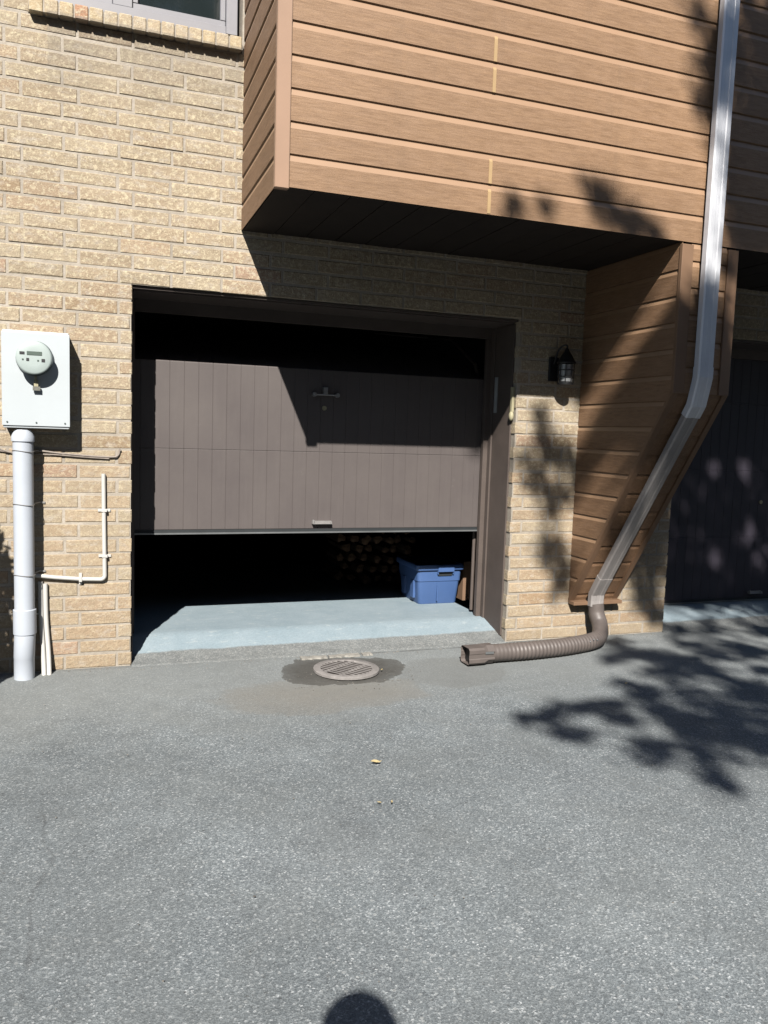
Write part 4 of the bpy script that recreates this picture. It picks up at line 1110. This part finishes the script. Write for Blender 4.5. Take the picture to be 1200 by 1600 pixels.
# tall shrub just left of the picture (shades the brick left of the pipe)
sb = mk('tall_shrub', 'tall narrow evergreen shrub just outside the left edge', 'shrub', (-1.42, -1.0, 0))
bm = bmesh.new(); rs = random.Random(3)
for _ in range(15000):
    z = rs.uniform(0.1, 2.08); rr = 0.40*math.sqrt(rs.random())*(1.0 if z < 1.6 else max(0.15, (2.15-z)/0.55))
    a = rs.uniform(0, 6.283); p = Vector((-1.42+rr*math.cos(a), -1.0+rr*math.sin(a), z+rs.gauss(0, 0.03)))
    n_ = Vector((rs.gauss(0,1), rs.gauss(0,1), rs.gauss(0,1))).normalized(); t_ = n_.orthogonal().normalized(); b_ = n_.cross(t_); s = 0.042
    bm.faces.new([bm.verts.new(q) for q in (p-t_*s, p+b_*s*0.5, p+t_*s, p-b_*s*0.5)])
part('foliage', bm, M['leaf'], sb)
bm = bmesh.new(); tube(bm, [(-1.42,-1,0), (-1.42,-1,0.9), (-1.41,-1.01,1.9)], lambda i, t: 0.035*(1-t)+0.006, 8); part('stem', bm, M['bark'], sb)

# ------------------------------------------------------------------ the photographer (casts the shadow of a head at the bottom)
def skinfig(name, verts, edges, radii, mat, parent, root=0, sub=2):
    me = bpy.data.meshes.new(name); me.from_pydata([Vector(v) for v in verts], edges, []); me.update()
    o = bpy.data.objects.new(name, me); C.objects.link(o); o.parent = parent
    m = o.modifiers.new('skin', 'SKIN'); m.use_smooth_shade = True
    for i, r in enumerate(radii):
        me.skin_vertices[0].data[i].radius = (r, r) if not isinstance(r, tuple) else r
        me.skin_vertices[0].data[i].use_root = (i == root)
    s = o.modifiers.new('sub', 'SUBSURF'); s.levels = sub; s.render_levels = sub
    me.materials.append(mat); return o
px_, py_ = -0.378, -5.02
person = mk('person', 'person in dark clothes holding a phone up to take the picture', 'person', (px_, py_, 0))
# local coordinates, facing +y
V_ = [(0,0,0.95),(0,0,1.12),(0,0.0,1.30),(0,0,1.47),(0,0.01,1.55),(0,0.03,1.64),(0,0.035,1.71),        # 0-6 pelvis..head
      (-0.10,0,0.90),(-0.11,0.01,0.50),(-0.12,-0.02,0.09),(-0.12,0.14,0.035),                               # 7-10 left leg
      (0.10,0,0.90),(0.11,0.02,0.50),(0.12,-0.01,0.09),(0.13,0.15,0.035),                                   # 11-14
      (-0.18,0,1.42),(-0.24,0.02,1.18),(-0.02,0.18,1.24),(0.09,0.235,1.30),                                    # 15-18 left arm
      (0.18,0,1.42),(0.29,0.02,1.18),(0.27,0.16,1.26),(0.235,0.235,1.31)]                                      # 19-22
E_ = [(0,1),(1,2),(2,3),(3,4),(4,5),(5,6),(0,7),(7,8),(8,9),(9,10),(0,11),(11,12),(12,13),(13,14),(3,15),(15,16),(16,17),(17,18),(3,19),(19,20),(20,21),(21,22)]
Rd = [(0.15,0.11),(0.13,0.10),(0.16,0.11),(0.12,0.08),0.055,(0.078,0.095),(0.070,0.085),
      0.085,0.058,0.042,0.035,0.085,0.058,0.042,0.035,0.058,0.043,0.034,0.026,0.058,0.043,0.034,0.026]
body = skinfig('body', V_, E_, Rd, M['skin'], person)
# clothing as slightly larger skinned shells
skinfig('shirt', [V_[i] for i in (0,1,2,3,15,16,19,20)]+[(0,0,1.50)], [(0,1),(1,2),(2,3),(3,4),(4,5),(3,6),(6,7),(3,8)], [(0.165,0.125),(0.145,0.115),(0.175,0.125),(0.135,0.095),0.070,0.058,0.070,0.058,0.07], M['shirt'], person)
skinfig('trousers', [V_[i] for i in (0,7,8,9,11,12,13)], [(0,1),(1,2),(2,3),(0,4),(4,5),(5,6)], [(0.16,0.12),0.100,0.070,0.058,0.100,0.070,0.058], M['jeans'], person)
bm = bmesh.new(); bmesh.ops.create_uvsphere(bm, u_segments=24, v_segments=16, radius=1.0)
bmesh.ops.scale(bm, verts=bm.verts, vec=(0.097, 0.108, 0.122))
for v_ in bm.verts:
    if v_.co.y > 0.02 and v_.co.z < 0.035: v_.co.y *= 0.45; v_.co.x *= 0.9
    v_.co += Vector((0, 0.012, 1.700))
link('hair', bm, M['hair'], person, True)
for s in (-1, 1):
    skinfig('shoe', [(0.125*s, -0.05, 0.04), (0.125*s, 0.06, 0.045), (0.13*s, 0.19, 0.03)], [(0,1),(1,2)], [0.045,0.05,0.038], M['black'], person)
# face: nose, eyes, ears, mouth in one small mesh each
for s in (-1, 1):
    bm = bmesh.new(); bmesh.ops.create_uvsphere(bm, u_segments=10, v_segments=8, radius=0.012); bmesh.ops.translate(bm, verts=bm.verts, vec=(0.031*s, 0.118, 1.695)); link('eye', bm, M['white'], person, True)
    bm = bmesh.new(); bmesh.ops.create_uvsphere(bm, u_segments=10, v_segments=8, radius=0.03); bmesh.ops.scale(bm, verts=bm.verts, vec=(0.35,0.6,1)); bmesh.ops.translate(bm, verts=bm.verts, vec=(0.080*s, 0.03, 1.68)); link('ear', bm, M['skin'], person, True)
bm = bmesh.new(); v = [bm.verts.new(p) for p in ((-0.006,0.118,1.70),(0.006,0.118,1.70),(0.018,0.112,1.655),(-0.018,0.112,1.655),(0,0.148,1.66))]
for f in ((0,1,4),(1,2,4),(2,3,4),(3,0,4)): bm.faces.new([v[i] for i in f])
link('nose', bm, M['skin'], person)
link('mouth', box_bm(-0.024,0.024,0.106,0.118,1.622,1.630, bev=0.003), simple('lips', (0.35,0.14,0.12)), person)
# hands: five bent fingers each, closed round the phone
for s, (hx, hy, hz) in ((-1, (0.09, 0.235, 1.30)), (1, (0.235, 0.235, 1.31))):
    hv = [(hx, hy, hz), (hx, hy+0.035, hz+0.035)]; he = [(0, 1)]; hrad = [0.026, (0.030, 0.018)]
    hand = skinfig('palm', hv, he, hrad, M['skin'], person)
    for k, (ln, dz) in enumerate(((0.022, 0.05), (0.026, 0.035), (0.024, 0.018), (0.019, 0.003))):
        b0 = Vector((hx, hy+0.035, hz+0.01+dz)); d1 = Vector((-s*0.25*-1*0, 0.4, 0.0))
        side = -s
        p1 = b0+Vector((s*0.012, ln, 0.004)); p2 = p1+Vector((-s*0.010, ln*0.7, 0.0)); p3 = p2+Vector((-s*0.016, -ln*0.1, 0))
        skinfig('finger', [b0, p1, p2, p3], [(0,1),(1,2),(2,3)], [0.0095,0.009,0.0085,0.0075], M['skin'], hand, sub=1)
    t0 = Vector((hx, hy+0.01, hz+0.02))
    skinfig('thumb', [t0, t0+Vector((-s*0.018, 0.008, 0.022)), t0+Vector((-s*0.030, 0.018, 0.036))], [(0,1),(1,2)], [0.012,0.010,0.009], M['skin'], hand, sub=1)
ph = mk('phone', 'black mobile phone held upright in both hands', 'phone', (CAM[0], CAM[1]-0.025, CAM[2]))
bm = box_bm(-0.036, 0.036, -0.012, -0.004, -0.11, 0.04, bev=0.003); o = link('phone_body', bm, M['black'], ph)
bm = box_bm(-0.033, 0.033, -0.0135, -0.0122, -0.105, 0.035); o = link('screen', bm, M['glass'], ph)
for o in list(scene.objects):
    if 'label' in o and not o['label']: del o['label']
